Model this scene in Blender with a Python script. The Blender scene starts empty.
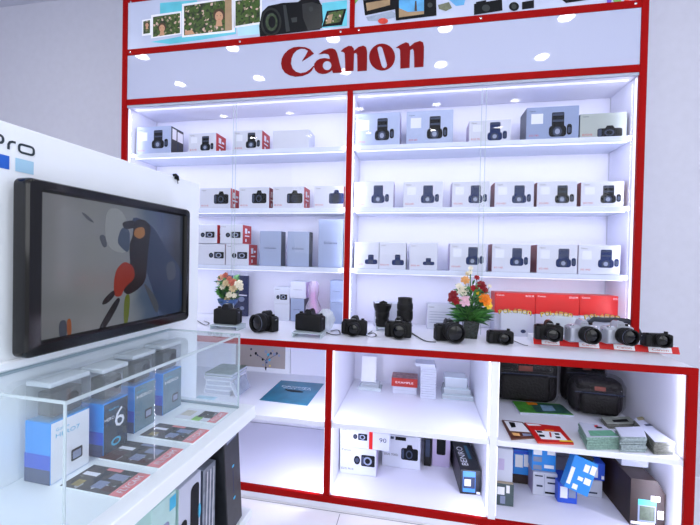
import bpy, bmesh, math, random
from math import sin, cos, pi, radians
from mathutils import Vector, Matrix
random.seed(7)
SC = bpy.context.scene
COL = SC.collection

# ------------------------------------------------------------------ camera
FPX = 363.82
A_, B_, C_ = 0.185117791, -0.0133624592, -0.0205389215
RC = Matrix.Rotation(A_, 3, 'Z') @ Matrix.Rotation(B_, 3, 'X') @ Matrix.Rotation(C_, 3, 'Y')
EYE = Vector((0, -1.5, 1.15))
cam = bpy.data.cameras.new('camera'); camo = bpy.data.objects.new('camera', cam); COL.objects.link(camo)
camo.matrix_world = Matrix.Translation(EYE) @ (RC @ Matrix(((1, 0, 0), (0, 0, -1), (0, 1, 0)))).to_4x4()
cam.sensor_width = 36; cam.lens = FPX / 700 * 36; cam.clip_start = 0.02
SC.camera = camo

# ------------------------------------------------------------------ world, light, exposure
SC.view_settings.view_transform = 'Standard'; SC.view_settings.look = 'None'
SC.view_settings.gamma = 1; SC.view_settings.use_curve_mapping = False
SC.view_settings.exposure = 0.0
W = bpy.data.worlds.new('world'); SC.world = W; W.use_nodes = True
W.node_tree.nodes['Background'].inputs[0].default_value = (0.85, 0.885, 0.965, 1)
W.node_tree.nodes['Background'].inputs[1].default_value = 0.90
LED_W = 0.68      # shelf strips, watts
LEDV_W = 0.7     # upright strips
LOW_W = 0.56      # strips of the counter base
DOWN_E = 74      # ceiling downlights

def area(name, loc, size, sy, power, color, rot):
    l = bpy.data.lights.new(name, 'AREA'); l.shape = 'RECTANGLE'; l.size = size; l.size_y = sy
    l.energy = power; l.color = color
    o = bpy.data.objects.new(name, l); o.location = loc; o.rotation_euler = rot; COL.objects.link(o)
    return o
# added soft fill light behind the camera, high up
area('front_fill_light', (0.3, -3.9, 2.0), 5.0, 1.6, 60, (0.93, 0.96, 1.0), (radians(80), 0, 0))

area('side_fill_light', (3.6, -2.2, 1.7), 3.0, 1.6, 26, (0.93, 0.97, 1.0), (radians(84), 0, radians(78)))  # added fill inside the room, brightens the stand and counter

# ------------------------------------------------------------------ pixel helpers (a photo pixel onto a real plane)
def ray(x, y): return RC @ Vector(((x - 350) / FPX, 1, (262.5 - y) / FPX))
def at(x, y, X=None, Y=None, Z=None):
    d = ray(x, y)
    i, v = (0, X) if X is not None else (1, Y) if Y is not None else (2, Z)
    return EYE + d * ((v - EYE[i]) / d[i])

# ------------------------------------------------------------------ materials
def lin(h):
    if isinstance(h, str):
        c = [int(h[i:i + 2], 16) / 255 for i in (0, 2, 4)]
        return tuple(x / 12.92 if x < .04045 else ((x + .055) / 1.055) ** 2.4 for x in c) + (1,)
    return tuple(h) + (1,)
MATS = {}
def mat(name, col, rough=.5, metal=0, bump=0, bscale=60, vary=.0, alpha=1, emit=None, es=0, coat=0, trans=0, spec=.5):
    if name in MATS: return MATS[name]
    m = bpy.data.materials.new(name); m.use_nodes = True; nt = m.node_tree; b = nt.nodes['Principled BSDF']
    c = lin(col)
    b.inputs['Base Color'].default_value = c; b.inputs['Roughness'].default_value = rough
    b.inputs['Metallic'].default_value = metal; b.inputs['Alpha'].default_value = alpha
    b.inputs['Coat Weight'].default_value = coat; b.inputs['Coat Roughness'].default_value = .04
    b.inputs['Transmission Weight'].default_value = trans
    b.inputs['Specular IOR Level'].default_value = spec
    tc = nt.nodes.new('ShaderNodeTexCoord')
    if vary or bump:
        n = nt.nodes.new('ShaderNodeTexNoise'); n.inputs['Scale'].default_value = bscale; n.inputs['Detail'].default_value = 4
        nt.links.new(tc.outputs['Object'], n.inputs['Vector'])
        if vary:
            r = nt.nodes.new('ShaderNodeValToRGB'); nt.links.new(n.outputs['Fac'], r.inputs[0])
            r.color_ramp.elements[0].color = tuple(x * (1 - vary) for x in c[:3]) + (1,)
            r.color_ramp.elements[1].color = tuple(min(1, x * (1 + vary)) for x in c[:3]) + (1,)
            r.color_ramp.elements[0].position = .3; r.color_ramp.elements[1].position = .7
            nt.links.new(r.outputs[0], b.inputs['Base Color'])
        if bump:
            u = nt.nodes.new('ShaderNodeBump'); u.inputs['Strength'].default_value = bump; u.inputs['Distance'].default_value = .01
            nt.links.new(n.outputs['Fac'], u.inputs['Height']); nt.links.new(u.outputs[0], b.inputs['Normal'])
    if emit is not None:
        b.inputs['Emission Color'].default_value = lin(emit); b.inputs['Emission Strength'].default_value = es
    MATS[name] = m
    return m
def glassmat(name, tint=(1, 1, 1), ior=1.45, rough=.0, milk=0):
    m = bpy.data.materials.new(name); m.use_nodes = True; nt = m.node_tree; nt.nodes.clear()
    out = nt.nodes.new('ShaderNodeOutputMaterial'); tr = nt.nodes.new('ShaderNodeBsdfTransparent')
    tr.inputs[0].default_value = tint + (1,)
    gl = nt.nodes.new('ShaderNodeBsdfGlossy'); gl.inputs['Roughness'].default_value = rough
    fr = nt.nodes.new('ShaderNodeFresnel'); fr.inputs[0].default_value = ior
    geo = nt.nodes.new('ShaderNodeNewGeometry'); inv = nt.nodes.new('ShaderNodeMath'); inv.operation = 'SUBTRACT'; inv.inputs[0].default_value = 1
    nt.links.new(geo.outputs['Backfacing'], inv.inputs[1]); ml = nt.nodes.new('ShaderNodeMath'); ml.operation = 'MULTIPLY'
    nt.links.new(fr.outputs[0], ml.inputs[0]); nt.links.new(inv.outputs[0], ml.inputs[1])
    mx = nt.nodes.new('ShaderNodeMixShader'); nt.links.new(ml.outputs[0], mx.inputs[0])
    nt.links.new(tr.outputs[0], mx.inputs[1]); nt.links.new(gl.outputs[0], mx.inputs[2])
    last = mx
    if milk:
        df = nt.nodes.new('ShaderNodeBsdfDiffuse'); df.inputs[0].default_value = (.85, .92, .97, 1)
        m2 = nt.nodes.new('ShaderNodeMixShader'); m2.inputs[0].default_value = milk
        nt.links.new(mx.outputs[0], m2.inputs[1]); nt.links.new(df.outputs[0], m2.inputs[2]); last = m2
    nt.links.new(last.outputs[0], out.inputs[0])
    MATS[name] = m
    return m
def foliage_print(name, dark, mid, pink):
    m = bpy.data.materials.new(name); m.use_nodes = True; nt = m.node_tree; b = nt.nodes['Principled BSDF']
    tc = nt.nodes.new('ShaderNodeTexCoord'); v = nt.nodes.new('ShaderNodeTexVoronoi'); v.inputs['Scale'].default_value = 85
    r = nt.nodes.new('ShaderNodeValToRGB'); nt.links.new(tc.outputs['Object'], v.inputs['Vector'])
    nt.links.new(v.outputs['Color'], r.inputs[0]); nt.links.new(r.outputs[0], b.inputs['Base Color'])
    e = r.color_ramp.elements; e[0].color = lin(dark); e[0].position = .25; e[1].color = lin(pink); e[1].position = .88
    k = e.new(.5); k.color = lin(mid); k = e.new(.78); k.color = lin(mid)
    b.inputs['Roughness'].default_value = .35
    MATS[name] = m; return m

white = mat('white_laminate', 'eceefa', .32, vary=.012, bscale=3)
shelfm = mat('shelf_pale_blue', 'd0d8ee', .25, vary=.012, bscale=3)
whitei = mat('white_niche_board', 'e6e6f6', .45, vary=.012, bscale=3)
red = mat('red_trim', '980202', .5, spec=.1, vary=.05, bscale=5)
signm = mat('glossy_acrylic_sheet', 'b9bfd9', .03, vary=.01, bscale=2)
logored = mat('sign_red', '7c0207', .5, spec=.15, vary=.03, bscale=9)
wallm = mat('painted_wall', 'c9cad8', .85, bump=.04, bscale=25, vary=.02)
floorm = mat('polished_floor_tile', 'f0f0f6', .12, vary=.01, bscale=2)
groutm = mat('floor_seam', '8d8d9a', .6)
ceilm = mat('ceiling_paint', 'c4c6d4', .8, vary=.01, bscale=3)
ledh = mat('shelf_led_strip', 'ffffff', .5, emit='dfe4ff', es=.62)
ledm = mat('led_strip', 'ffffff', .5, emit='e8ebff', es=1.0)
lampm = mat('downlight_glow', 'ffffff', .5, emit='fffdf6', es=DOWN_E)
chrome = mat('chrome', 'd6d8dc', .15, metal=1)
black = mat('camera_black', '08080a', .42, spec=.3, bump=.25, bscale=900, vary=.15)
blacks = mat('satin_black', '08080a', .32, spec=.35, vary=.1, bscale=80)
rubber = mat('rubber_black', '0f0f11', .6, spec=.3, vary=.12, bscale=200)
lensgl = mat('lens_glass', '07080c', .08, spec=.3, coat=.25)
silver = mat('camera_silver', 'adb1bc', .3, metal=.3, vary=.03, bscale=200)
whitecam = mat('camera_white_metal', 'a9adbb', .3, metal=.35, vary=.03, bscale=200)
carton = mat('white_carton', 'c6cadc', .45, vary=.015, bscale=12)
cartgrey = mat('blue_grey_carton', '93a0c2', .4, vary=.03, bscale=12)
cartsteel = mat('steel_blue_carton', '8796bc', .4, vary=.03, bscale=12)
cartolive = mat('grey_green_carton', '9fa8a8', .4, vary=.03, bscale=12)
cartside = mat('lavender_carton_side', 'b8abd0', .45, vary=.03, bscale=12)
cartsided = mat('slate_carton_side', '525a6c', .45, vary=.04, bscale=12)
redside = mat('red_carton', 'bc1c24', .42, vary=.04, bscale=12)
redbox = mat('bright_red_carton', 'cc1210', .4, vary=.04, bscale=12)
wine = mat('maroon_carton_side', '8a3848', .45, vary=.05, bscale=12)
ink = mat('print_black', '0b0d12', .5, spec=.2, vary=.15, bscale=80)
inkb = mat('print_blue_black', '1a2a58', .5, spec=.2, vary=.15, bscale=80)
inkm = mat('print_mid_grey', '39425a', .5, spec=.2, vary=.1, bscale=80)
inkl = mat('print_pale_grey', '8892b0', .4, vary=.05, bscale=80)
inkw = mat('print_white', 'f2f3fb', .4, vary=.01)
inkr = mat('print_red', 'c02030', .4, vary=.05)
cyan = mat('print_cyan', '38b4dc', .35, vary=.06, bscale=14)
paper = mat('paper_white', 'e9ebf4', .55, vary=.02, bscale=30)
glass = glassmat('clear_glass', ior=1.28)
glassm = glassmat('display_case_glass', (.97, .995, 1), ior=1.4, milk=.05)  # milky share imitates pale reflections on the case glass
glassedge = mat('glass_edge', 'cfdfe6', .15, alpha=.75, spec=.6)
plastic = glassmat('clear_plastic', (.97, .98, 1), rough=.12, milk=.10)
milky = glassmat('milky_plastic', (.95, .96, 1), rough=.2, milk=.45)

# ------------------------------------------------------------------ mesh builder
class MB:
    def __init__(s): s.v = []; s.f = []; s.fm = []; s.mats = []
    def mi(s, m):
        if m not in s.mats: s.mats.append(m)
        return s.mats.index(m)
    def add(s, vs, fs, m, M=None):
        o = len(s.v)
        for v in vs:
            v = Vector(v); s.v.append(M @ v if M is not None else v)
        for f in fs: s.f.append([i + o for i in f]); s.fm.append(s.mi(m) if not isinstance(m, list) else s.mi(m[len(s.fm) - s._b]))
        return s
    def box(s, x0, x1, y0, y1, z0, z1, m, bev=0, M=None, seg=1, sides=None):
        """sides: dict of materials for '-x','+x','-y','+y','-z','+z'"""
        bm = bmesh.new(); bmesh.ops.create_cube(bm, size=1)
        for v in bm.verts:
            v.co = Vector(((x0 + x1) / 2 + v.co.x * (x1 - x0), (y0 + y1) / 2 + v.co.y * (y1 - y0), (z0 + z1) / 2 + v.co.z * (z1 - z0)))
        if bev > 0:
            b = min(bev, .49 * min(abs(x1 - x0), abs(y1 - y0), abs(z1 - z0)))
            bmesh.ops.bevel(bm, geom=bm.edges[:], offset=b, segments=seg, profile=.5, affect='EDGES')
        bm.normal_update(); bm.verts.ensure_lookup_table()
        o = len(s.v)
        for v in bm.verts: s.v.append(M @ v.co if M is not None else v.co.copy())
        for f in bm.faces:
            mm = m
            if sides:
                n = f.normal
                for k, val in sides.items():
                    ax = 'xyz'.index(k[1]); sg = -1 if k[0] == '-' else 1
                    if n[ax] * sg > .9: mm = val
            s.f.append([v.index + o for v in f.verts]); s.fm.append(s.mi(mm))
        bm.free(); return s
    def lathe(s, prof, m, M=None, seg=24, caps=True):
        """prof: (r, t[, mat]) along +z of M"""
        vs = []; n = len(prof)
        for p in prof:
            for k in range(seg):
                a = 2 * pi * k / seg; vs.append((p[0] * cos(a), p[0] * sin(a), p[1]))
        o = len(s.v)
        for v in vs: s.v.append(M @ Vector(v) if M is not None else Vector(v))
        for i in range(n - 1):
            mm = prof[i + 1][2] if len(prof[i + 1]) > 2 else m
            for k in range(seg):
                k2 = (k + 1) % seg
                s.f.append([o + i * seg + k, o + i * seg + k2, o + (i + 1) * seg + k2, o + (i + 1) * seg + k]); s.fm.append(s.mi(mm))
        if caps:
            s.f.append([o + k for k in range(seg)][::-1]); s.fm.append(s.mi(m))
            mm = prof[-1][2] if len(prof[-1]) > 2 else m
            s.f.append([o + (n - 1) * seg + k for k in range(seg)]); s.fm.append(s.mi(mm))
        return s
    def tube(s, pts, r, m, seg=8, flat=1.0, M=None):
        pts = [Vector(p) for p in pts]; rings = []
        up0 = Vector((0, 0, 1))
        o = len(s.v)
        for i, p in enumerate(pts):
            t = (pts[min(i + 1, len(pts) - 1)] - pts[max(i - 1, 0)]).normalized()
            u = t.cross(up0)
            if u.length < .05: u = t.cross(Vector((1, 0, 0)))
            u.normalize(); w = u.cross(t).normalized()
            for k in range(seg):
                a = 2 * pi * k / seg
                q = p + u * (r * cos(a)) + w * (r * flat * sin(a)); s.v.append(M @ q if M is not None else q)
        for i in range(len(pts) - 1):
            for k in range(seg):
                k2 = (k + 1) % seg
                s.f.append([o + i * seg + k, o + i * seg + k2, o + (i + 1) * seg + k2, o + (i + 1) * seg + k]); s.fm.append(s.mi(m))
        s.f.append([o + k for k in range(seg)][::-1]); s.fm.append(s.mi(m))
        s.f.append([o + (len(pts) - 1) * seg + k for k in range(seg)]); s.fm.append(s.mi(m))
        return s
    def prism(s, pts, t, m, M=None):
        """pts in local xz, extruded along +y by t"""
        n = len(pts); o = len(s.v)
        for y in (0, t):
            for p in pts:
                v = Vector((p[0], y, p[1])); s.v.append(M @ v if M is not None else v)
        s.f.append([o + i for i in range(n)]); s.fm.append(s.mi(m))
        if t:
            s.f.append([o + n + i for i in range(n)][::-1]); s.fm.append(s.mi(m))
            for i in range(n):
                j = (i + 1) % n
                s.f.append([o + i, o + n + i, o + n + j, o + j]); s.fm.append(s.mi(m))
        return s
    def flat(s, pts3, m):
        o = len(s.v)
        for p in pts3: s.v.append(Vector(p))
        s.f.append([o + i for i in range(len(pts3))]); s.fm.append(s.mi(m)); return s
    def mesh(s, name):
        me = bpy.data.meshes.new(name); me.from_pydata([tuple(v) for v in s.v], [], s.f)
        for m in s.mats: me.materials.append(m)
        me.polygons.foreach_set('material_index', s.fm)
        me.polygons.foreach_set('use_smooth', [True] * len(s.f))
        me.update(); me.set_sharp_from_angle(angle=radians(34))
        return me
def rrect(x0, x1, z0, z1, r, n=4):
    r = min(r, abs(x1 - x0) / 2, abs(z1 - z0) / 2); pts = []
    for cx, cz, a0 in ((x1 - r, z1 - r, 0), (x0 + r, z1 - r, 90), (x0 + r, z0 + r, 180), (x1 - r, z0 + r, 270)):
        for k in range(n + 1):
            a = radians(a0 + 90 * k / n); pts.append((cx + r * cos(a), cz + r * sin(a)))
    return pts
def disc(cx, cz, rx, rz=None, n=20):
    rz = rz or rx
    return [(cx + rx * cos(2 * pi * k / n), cz + rz * sin(2 * pi * k / n)) for k in range(n)]

def thing(name, label, cat, loc=(0, 0, 0), rz=0, group=None, kind=None):
    o = bpy.data.objects.new(name, None); o.empty_display_size = .03; COL.objects.link(o)
    o.location = loc; o.rotation_euler = (0, 0, rz); tag(o, label, cat, group, kind); return o
def tag(o, label=None, cat=None, group=None, kind=None):
    if label: o['label'] = label
    if cat: o['category'] = cat
    if group: o['group'] = group
    if kind: o['kind'] = kind
    return o
def part(name, mb, parent=None, label=None, kind=None, M=None):
    o = bpy.data.objects.new(name, mb.mesh(name) if isinstance(mb, MB) else mb); COL.objects.link(o)
    if parent: o.parent = parent
    if M is not None: o.matrix_local = M
    if label: o['label'] = label
    if kind: o['kind'] = kind
    return o
def struct(name, mb): return part(name, mb, kind='structure')
def copy_tree(o, parent=None):
    c = o.copy(); COL.objects.link(c)
    if parent: c.parent = parent; c.matrix_parent_inverse = o.matrix_parent_inverse
    for ch in list(o.children): copy_tree(ch, c)
    return c
TXT = {}
def text_mesh(s, m, extr=0.0):
    k = (s, m.name, extr)
    if k in TXT: return TXT[k]
    cu = bpy.data.curves.new('lettering', 'FONT'); cu.body = s; cu.size = 1; cu.extrude = extr; cu.resolution_u = 2
    cu.materials.append(m)
    o = bpy.data.objects.new('lettering', cu); COL.objects.link(o)
    bpy.context.view_layer.update()
    me = bpy.data.meshes.new_from_object(o.evaluated_get(bpy.context.evaluated_depsgraph_get()))
    me.name = 'lettering'
    if not me.materials: me.materials.append(m)
    bpy.data.objects.remove(o); bpy.data.curves.remove(cu)
    xs = [v.co.x for v in me.vertices]; ys = [v.co.y for v in me.vertices]
    x0, x1, y0, y1 = min(xs), max(xs), min(ys), max(ys)
    TXT[k] = (me, x0, x1, y0, y1); return TXT[k]
def text(s, m, parent, x0, x1, z0, z1, y, name='lettering', face='-y', extr=0.0, T=None):
    """fit the word into the rectangle x0..x1, z0..z1 of a face looking along -y; T = extra matrix before"""
    me, a, b, c, d = text_mesh(s, m, extr)
    sx = (x1 - x0) / (b - a); sz = (z1 - z0) / (d - c)
    M = Matrix.Translation((x0 - a * sx, y, z0 - c * sz)) @ Matrix.Rotation(pi / 2, 4, 'X') @ Matrix.Diagonal((sx, sz, 1, 1))
    if T is not None: M = T @ M
    return part(name, me, parent, M=M)
FX = lambda: Matrix.Rotation(pi / 2, 4, 'Z')          # maps the -y face onto +x   (x->y, y->-x)
TOP = Matrix.Rotation(-pi / 2, 4, 'X')                # maps the -y face onto +z   (z->y)

# ================================================================== the room
ZF = .075
m = MB(); m.box(-4, 4, -4.2, .66, ZF - .1, ZF, floorm); struct('floor', m)
m = MB()
for k in range(-4, 5): m.box(-4, 4, -.012 - .8 * (k + 4) + .0, -.009 - .8 * (k + 4), ZF, ZF + .0006, groutm)
for k in range(-4, 5): m.box(k * .8 + .5, k * .8 + .503, -4.2, -.02, ZF, ZF + .0006, groutm)
struct('trim_1', m)
m = MB(); m.box(-4, 4, .63, .73, ZF, 2.9, wallm); struct('wall_back', m)
m = MB(); m.box(-4.1, -4, -4.2, .73, ZF, 2.9, wallm); struct('wall_left', m)
m = MB(); m.box(4, 4.1, -4.2, .73, ZF, 2.9, wallm); struct('wall_right', m)
m = MB(); m.box(-4.1, 4.1, -4.2, .73, 2.9, 3.0, ceilm); struct('ceiling', m)

lampp = None; n = 0
lab = ['left', 'second', 'third', 'fourth', 'fifth']
for yi, yy in enumerate((-.65, -1.17, -1.98, -2.8)):
    for xi, xx in enumerate((-2.45, -1.58, -.71, .16, 1.0)):
        if lampp is None:
            lampp = thing('ceiling_downlight', 'round white recessed downlight in the ceiling, out of frame', 'ceiling light', (xx, yy, 2.9), group='recessed downlights in the ceiling')
            part('trim_ring', MB().lathe([(.052, 0), (.072, 0), (.072, -.006), (.052, -.004)], white, caps=False), lampp)
            part('glowing_lens', MB().lathe([(.0, -.0035), (.052, -.0035), (.052, -.001), (0, -.001)], lampm, caps=False), lampp)
        else:
            c = copy_tree(lampp); c.location = (xx, yy, 2.9)

# ================================================================== counter cabinet
XL, XR = -1.72, .99
cc = thing('counter_cabinet', 'long white counter with red edging and open lower compartments under the wall display', 'counter', (0, .3, ZF))
def cpart(name, mb, label=None): return part(name, mb, cc, label, M=Matrix.Translation((0, -.3, -ZF)))
cpart('worktop', MB().box(XL, XR, .006, .60, .757, .78, white, .002), 'white worktop')
cpart('edge_band', MB().box(XL, XR, -.004, .006, .755, .781, red, .001), 'red front edge band')
cpart('bottom_rail', MB().box(XL, XR, -.004, .012, .103, .131, red, .001), 'red bottom rail')
cpart('bottom_board', MB().box(XL + .03, XR - .03, .012, .57, .108, .131, whitei, .001))
cpart('plinth', MB().box(XL, XR, .0, .57, ZF + .0008, .1025, white, .001))
cpart('back_panel', MB().box(XL, XR, .575, .595, .131, .757, whitei))
for (a, b_) in ((-.376, -.349), (XL, XL + .03), (.958, .99)):
    cpart('upright_edge', MB().box(a, b_, -.004, .008, .131, .756, red, .001), 'red upright front edge')
    cpart('side_panel', MB().box(a, b_, .0085, .574, .1315, .7565, whitei))
cpart('partition', MB().box(.292, .320, .0, .574, .1315, .7565, white, .001))
for (a, b_) in ((XL + .031, -.377), (-.348, .291), (.321, .957)):
    cpart('shelf', MB().box(a, b_, .004, .574, .423, .445, white, .0015))
for (a, s_) in ((-.348, 1), (.291, -1), (.957, -1), (.321, 1), (-.377, -1)):
    for (z0, z1) in ((.14, .415), (.455, .75)):
        x0, x1 = (a, a + .004) if s_ > 0 else (a - .004, a)
        cpart('led_strip', MB().box(x0, x1, .012, .018, z0, z1, ledm), 'glowing white strip light')
        if s_ < 0 or a == -.348:
            area('counter_strip_lamp', (a + s_ * .006, .016, (z0 + z1) / 2), .006, z1 - z0, LOW_W * (2.4 if a == -.377 else 1), (.76, .78, 1), (radians(90), 0, radians(-52 if s_ > 0 else 52)))

# ================================================================== wall display cabinet
YU, YB = .35, .60
dc = thing('wall_display_cabinet', 'tall white illuminated wall cabinet with red frame and lettered sign above the counter', 'display cabinet', (0, .5, .7805))
T0 = Matrix.Translation((0, -.5, -.7805))
def dpart(name, mb, label=None, parent=None): return part(name, mb, parent or dc, label, M=T0 if parent is None else None)
UL, UR = -1.719, .985; CX0, CX1 = -.378, -.349
S1, S2, S3 = 1.737, 1.413, 1.094
for (a, b_, z1) in ((UL, UL + .033, 2.64), (UR - .029, UR, 2.64), (CX0, CX1, 2.009)):
    dpart('upright', MB().box(a, b_, YU - .004, YU + .012, .7805, z1, red, .001), 'red upright')
    dpart('side_panel', MB().box(a, b_, YU + .0125, .595, .7805, z1, whitei))
dpart('upright', MB().box(CX0 + .004, CX1 + .001, YU - .004, YU + .012, 2.33, 2.6, red, .001), 'red upright between the two banners')
for (z0, z1) in ((2.009, 2.042), (2.296, 2.33), (2.6, 2.64)):
    dpart('cross_rail', MB().box(UL + .033, UR - .029, YU - .0035, YU + .012, z0, z1, red, .001), 'red cross rail')
dpart('back_panel', MB().box(UL + .034, UR - .03, YB, .62, .7805, 2.64, whitei))
dpart('top_board', MB().box(UL + .034, UR - .03, YU + .013, YB - .001, 2.0, 2.04, whitei))
dpart('front_lip', MB().box(UL + .034, UR - .03, YU + .001, YU + .012, 1.996, 2.0085, mat('grey_lip', 'aab0c4', .5)))
sg = dpart('sign_panel', MB().box(UL + .033, UR - .029, YU + .001, YU + .012, 2.042, 2.296, signm), 'glossy pale lavender sign panel')
for k, (xx, zz) in enumerate(((-1.665, 2.312), (-.98, 2.312), (-.42, 2.313), (-.325, 2.313), (.27, 2.313), (.93, 2.313), (-1.665, 2.6))):
    dpart('screw', MB().lathe([(.0055, 0), (.0055, .002), (.003, .0035)], chrome, Matrix.Translation((xx, YU - .0036, zz)) @ Matrix.Rotation(pi / 2, 4, 'X'), 12), 'bright screw cap')
for (a, b_) in ((UL + .034, CX0 - .001), (CX1 + .001, UR - .03)):
    for z in (S1, S2, S3):
        dpart('shelf', MB().box(a, b_, .385, YB - .001, z - .022, z, shelfm, .001))
    for z in (S1 - .024, S2 - .024, S3 - .024, 1.998):
        dpart('led_strip', MB().box(a + .02, b_ - .02, .394, .404, z - .0035, z, ledh), 'glowing white strip light')
        area('shelf_strip_lamp', ((a + b_) / 2, .40, z - .006), b_ - a - .06, .006, LED_W, (.72, .76, 1), (radians(38), 0, 0))
    for xx, s_ in ((a, 1), (b_, -1)):
        x0, x1 = (xx, xx + .004) if s_ > 0 else (xx - .004, xx)
        dpart('led_strip', MB().box(x0, x1, .366, .373, .80, 1.99, ledm), 'glowing white strip light')
        area('upright_strip_lamp', (xx + s_ * .007, .376, 1.40), .006, 1.15, LEDV_W, (.80, .82, 1), (radians(90), 0, radians(-60 if s_ > 0 else 60)))
# sliding glass doors, two for each bay
for (a, b_) in ((UL + .034, CX0 - .001), (CX1 + .001, UR - .03)):
    mid = -1.02 if a < -1 else .30
    for (p, q, y) in ((a + .006, mid + .01, .3765), (mid - .01, b_ - .006, .3815)):
        g = part('glass_door', MB().box(p, q, y, y + .0015, .784, 1.992, glass), dc, 'clear sliding glass door', M=T0)
        for e in (p, q): 
            if abs(e - mid) < .02: part('glass_edge', MB().box(e - .0012, e + .0012, y - .0004, y + .0019, .784, 1.992, glassedge), g)
# --- sign lettering, drawn as outlines on the sign plane
def z1p(l): return [(270 + x / 8.75, 30 + y / 8.75) for x, y in l]
def z2p(l): return [(340 + x / 7, 30 + y / 7) for x, y in l]
glyphs = [
 z1p([(385,207),(352,170),(310,152),(255,147),(205,153),(160,175),(125,210),(104,250),(97,295),(106,340),(130,374),(170,397),(222,409),(285,402),(335,382),(366,356),(386,318),(378,316),(350,346),(312,370),(268,378),(228,366),(198,338),(184,295),(188,248),(205,208),(235,177),(270,163),(306,166),(334,183),(311,225),(280,275),(302,262),(345,233)]),
 z1p([(425,213),(468,181),(515,163),(545,161),(572,173),(588,203),(600,250),(614,310),(632,372),(590,375),(551,377),(543,352),(520,370),(490,382),(458,385),(425,378),(398,356),(385,325),(388,296),(410,267),(440,252),(480,247),(522,254),(519,230),(508,212),(480,206)]),
 z2p([(5,150),(25,130),(60,112),(82,113),(97,130),(98,146),(128,120),(163,110),(182,120),(190,150),(190,220),(188,285),(122,290),(121,230),(120,175),(112,160),(99,165),(97,220),(95,285),(36,290),(36,230),(33,165),(25,155)]),
 z2p([(295 + 91 * cos(t * pi / 16), 190 + 94 * sin(t * pi / 16)) for t in range(32)]),
 z2p([(392,125),(420,105),(460,87),(480,92),(489,116),(520,90),(560,77),(582,88),(588,120),(587,190),(584,258),(520,262),(519,200),(517,150),(510,132),(492,140),(489,200),(487,265),(422,270),(422,200),(420,140),(412,127)])]
holes = [z1p([(500 + 38 * cos(t * pi / 10) , 312 + 40 * sin(t * pi / 10)) for t in range(20)]),
 z2p([(262,135),(264,122),(276,115),(290,118),(298,132),(315,190),(330,245),(326,260),(312,268),(298,262),(291,248),(275,190)])]
cu = bpy.data.curves.new('lettering', 'CURVE'); cu.dimensions = '2D'; cu.fill_mode = 'BOTH'; cu.extrude = .0012
for poly in glyphs + holes:
    sp = cu.splines.new('POLY'); sp.points.add(len(poly) - 1); sp.use_cyclic_u = True
    for k, (x, y) in enumerate(poly):
        w = at(x, y, Y=YU); sp.points[k].co = (w.x, w.z, 0, 1)
cu.materials.append(logored)
tmp = bpy.data.objects.new('tmp', cu); COL.objects.link(tmp); bpy.context.view_layer.update()
me = bpy.data.meshes.new_from_object(tmp.evaluated_get(bpy.context.evaluated_depsgraph_get()))
bpy.data.objects.remove(tmp)
if not me.materials: me.materials.append(logored)
part('lettering', me, sg, 'dark red serif lettering', M=Matrix.Translation((0, YU - .0005, 0)) @ Matrix.Rotation(pi / 2, 4, 'X'))

# --- banners above the sign: printed sheets
def P3(l, Y): return [tuple(at(x, y, Y=Y)) for x, y in l]
bl = dpart('banner_sheet', MB().box(UL + .033, CX0 + .004, YU + .001, YU + .012, 2.33, 2.6, mat('banner_pale', 'c3cce6', .12, vary=.04, bscale=4)), 'printed banner with garden portraits and a big camera')
br = dpart('banner_sheet', MB().box(CX1 + .001, UR - .029, YU + .001, YU + .012, 2.33, 2.6, MATS['banner_pale']), 'printed banner with small cameras and a screen')
fol = foliage_print('print_foliage', '18240e', '3f5a1c', 'd8b8a8')
tan = mat('print_tan', 'a58a68', .4, vary=.12, bscale=30); skin = mat('print_skin', 'c99a78', .4, vary=.05, bscale=30)
hairm = mat('print_hair', '4a3322', .4, vary=.1); turq = mat('print_turquoise', '62c8dc', .35, vary=.12, bscale=10)
def pr(mb, l, m, lay): mb.flat(P3(l[::-1], YU + .001 - .0006 * lay), m)
q = MB()
pr(q, [(134, 54), (122.5, 54), (129, 49), (138, 50)], turq, 1) if False else None
pr(q, [(130, 50), (134, 49), (134, 52), (130, 54)], turq, 1)
pr(q, [(160, 3), (197, 0), (198, 12), (160, 14)], turq, 1)
pr(q, [(150, 42), (172, 38), (236, 26), (236, 34), (200, 40), (170, 44)], turq, 1)
pr(q, [(236, 20), (262, 18), (262, 34), (238, 36)], mat('print_ice', 'b2dff0', .35, vary=.08, bscale=12), 1)
part('printed_water', q, bl)
q = MB()
for (fr_, inn) in (([(142, 20), (151, 18.5), (151, 35), (142, 36)], [(143.3, 21.5), (150, 20), (150, 33), (143.3, 34)]),
                   ([(151, 15), (181.5, 11), (181.5, 34), (151, 38.5)], [(153, 17), (180, 13), (180, 33), (153, 37)]),
                   ([(182, 4), (234, -3), (235, 32), (182, 37.5)], [(184, 6), (231.5, -1), (232, 30), (184, 35.5)]),
                   ([(234, -3), (262, -6), (262, 24), (234, 28)], [(235.5, 1), (260, -3), (260, 22), (235.5, 26)])):
    pr(q, fr_, inkw, 2); pr(q, inn, fol, 3)
pr(q, [(225, -1), (231.5, -2), (232, 30), (225, 31)], tan, 4)
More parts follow.
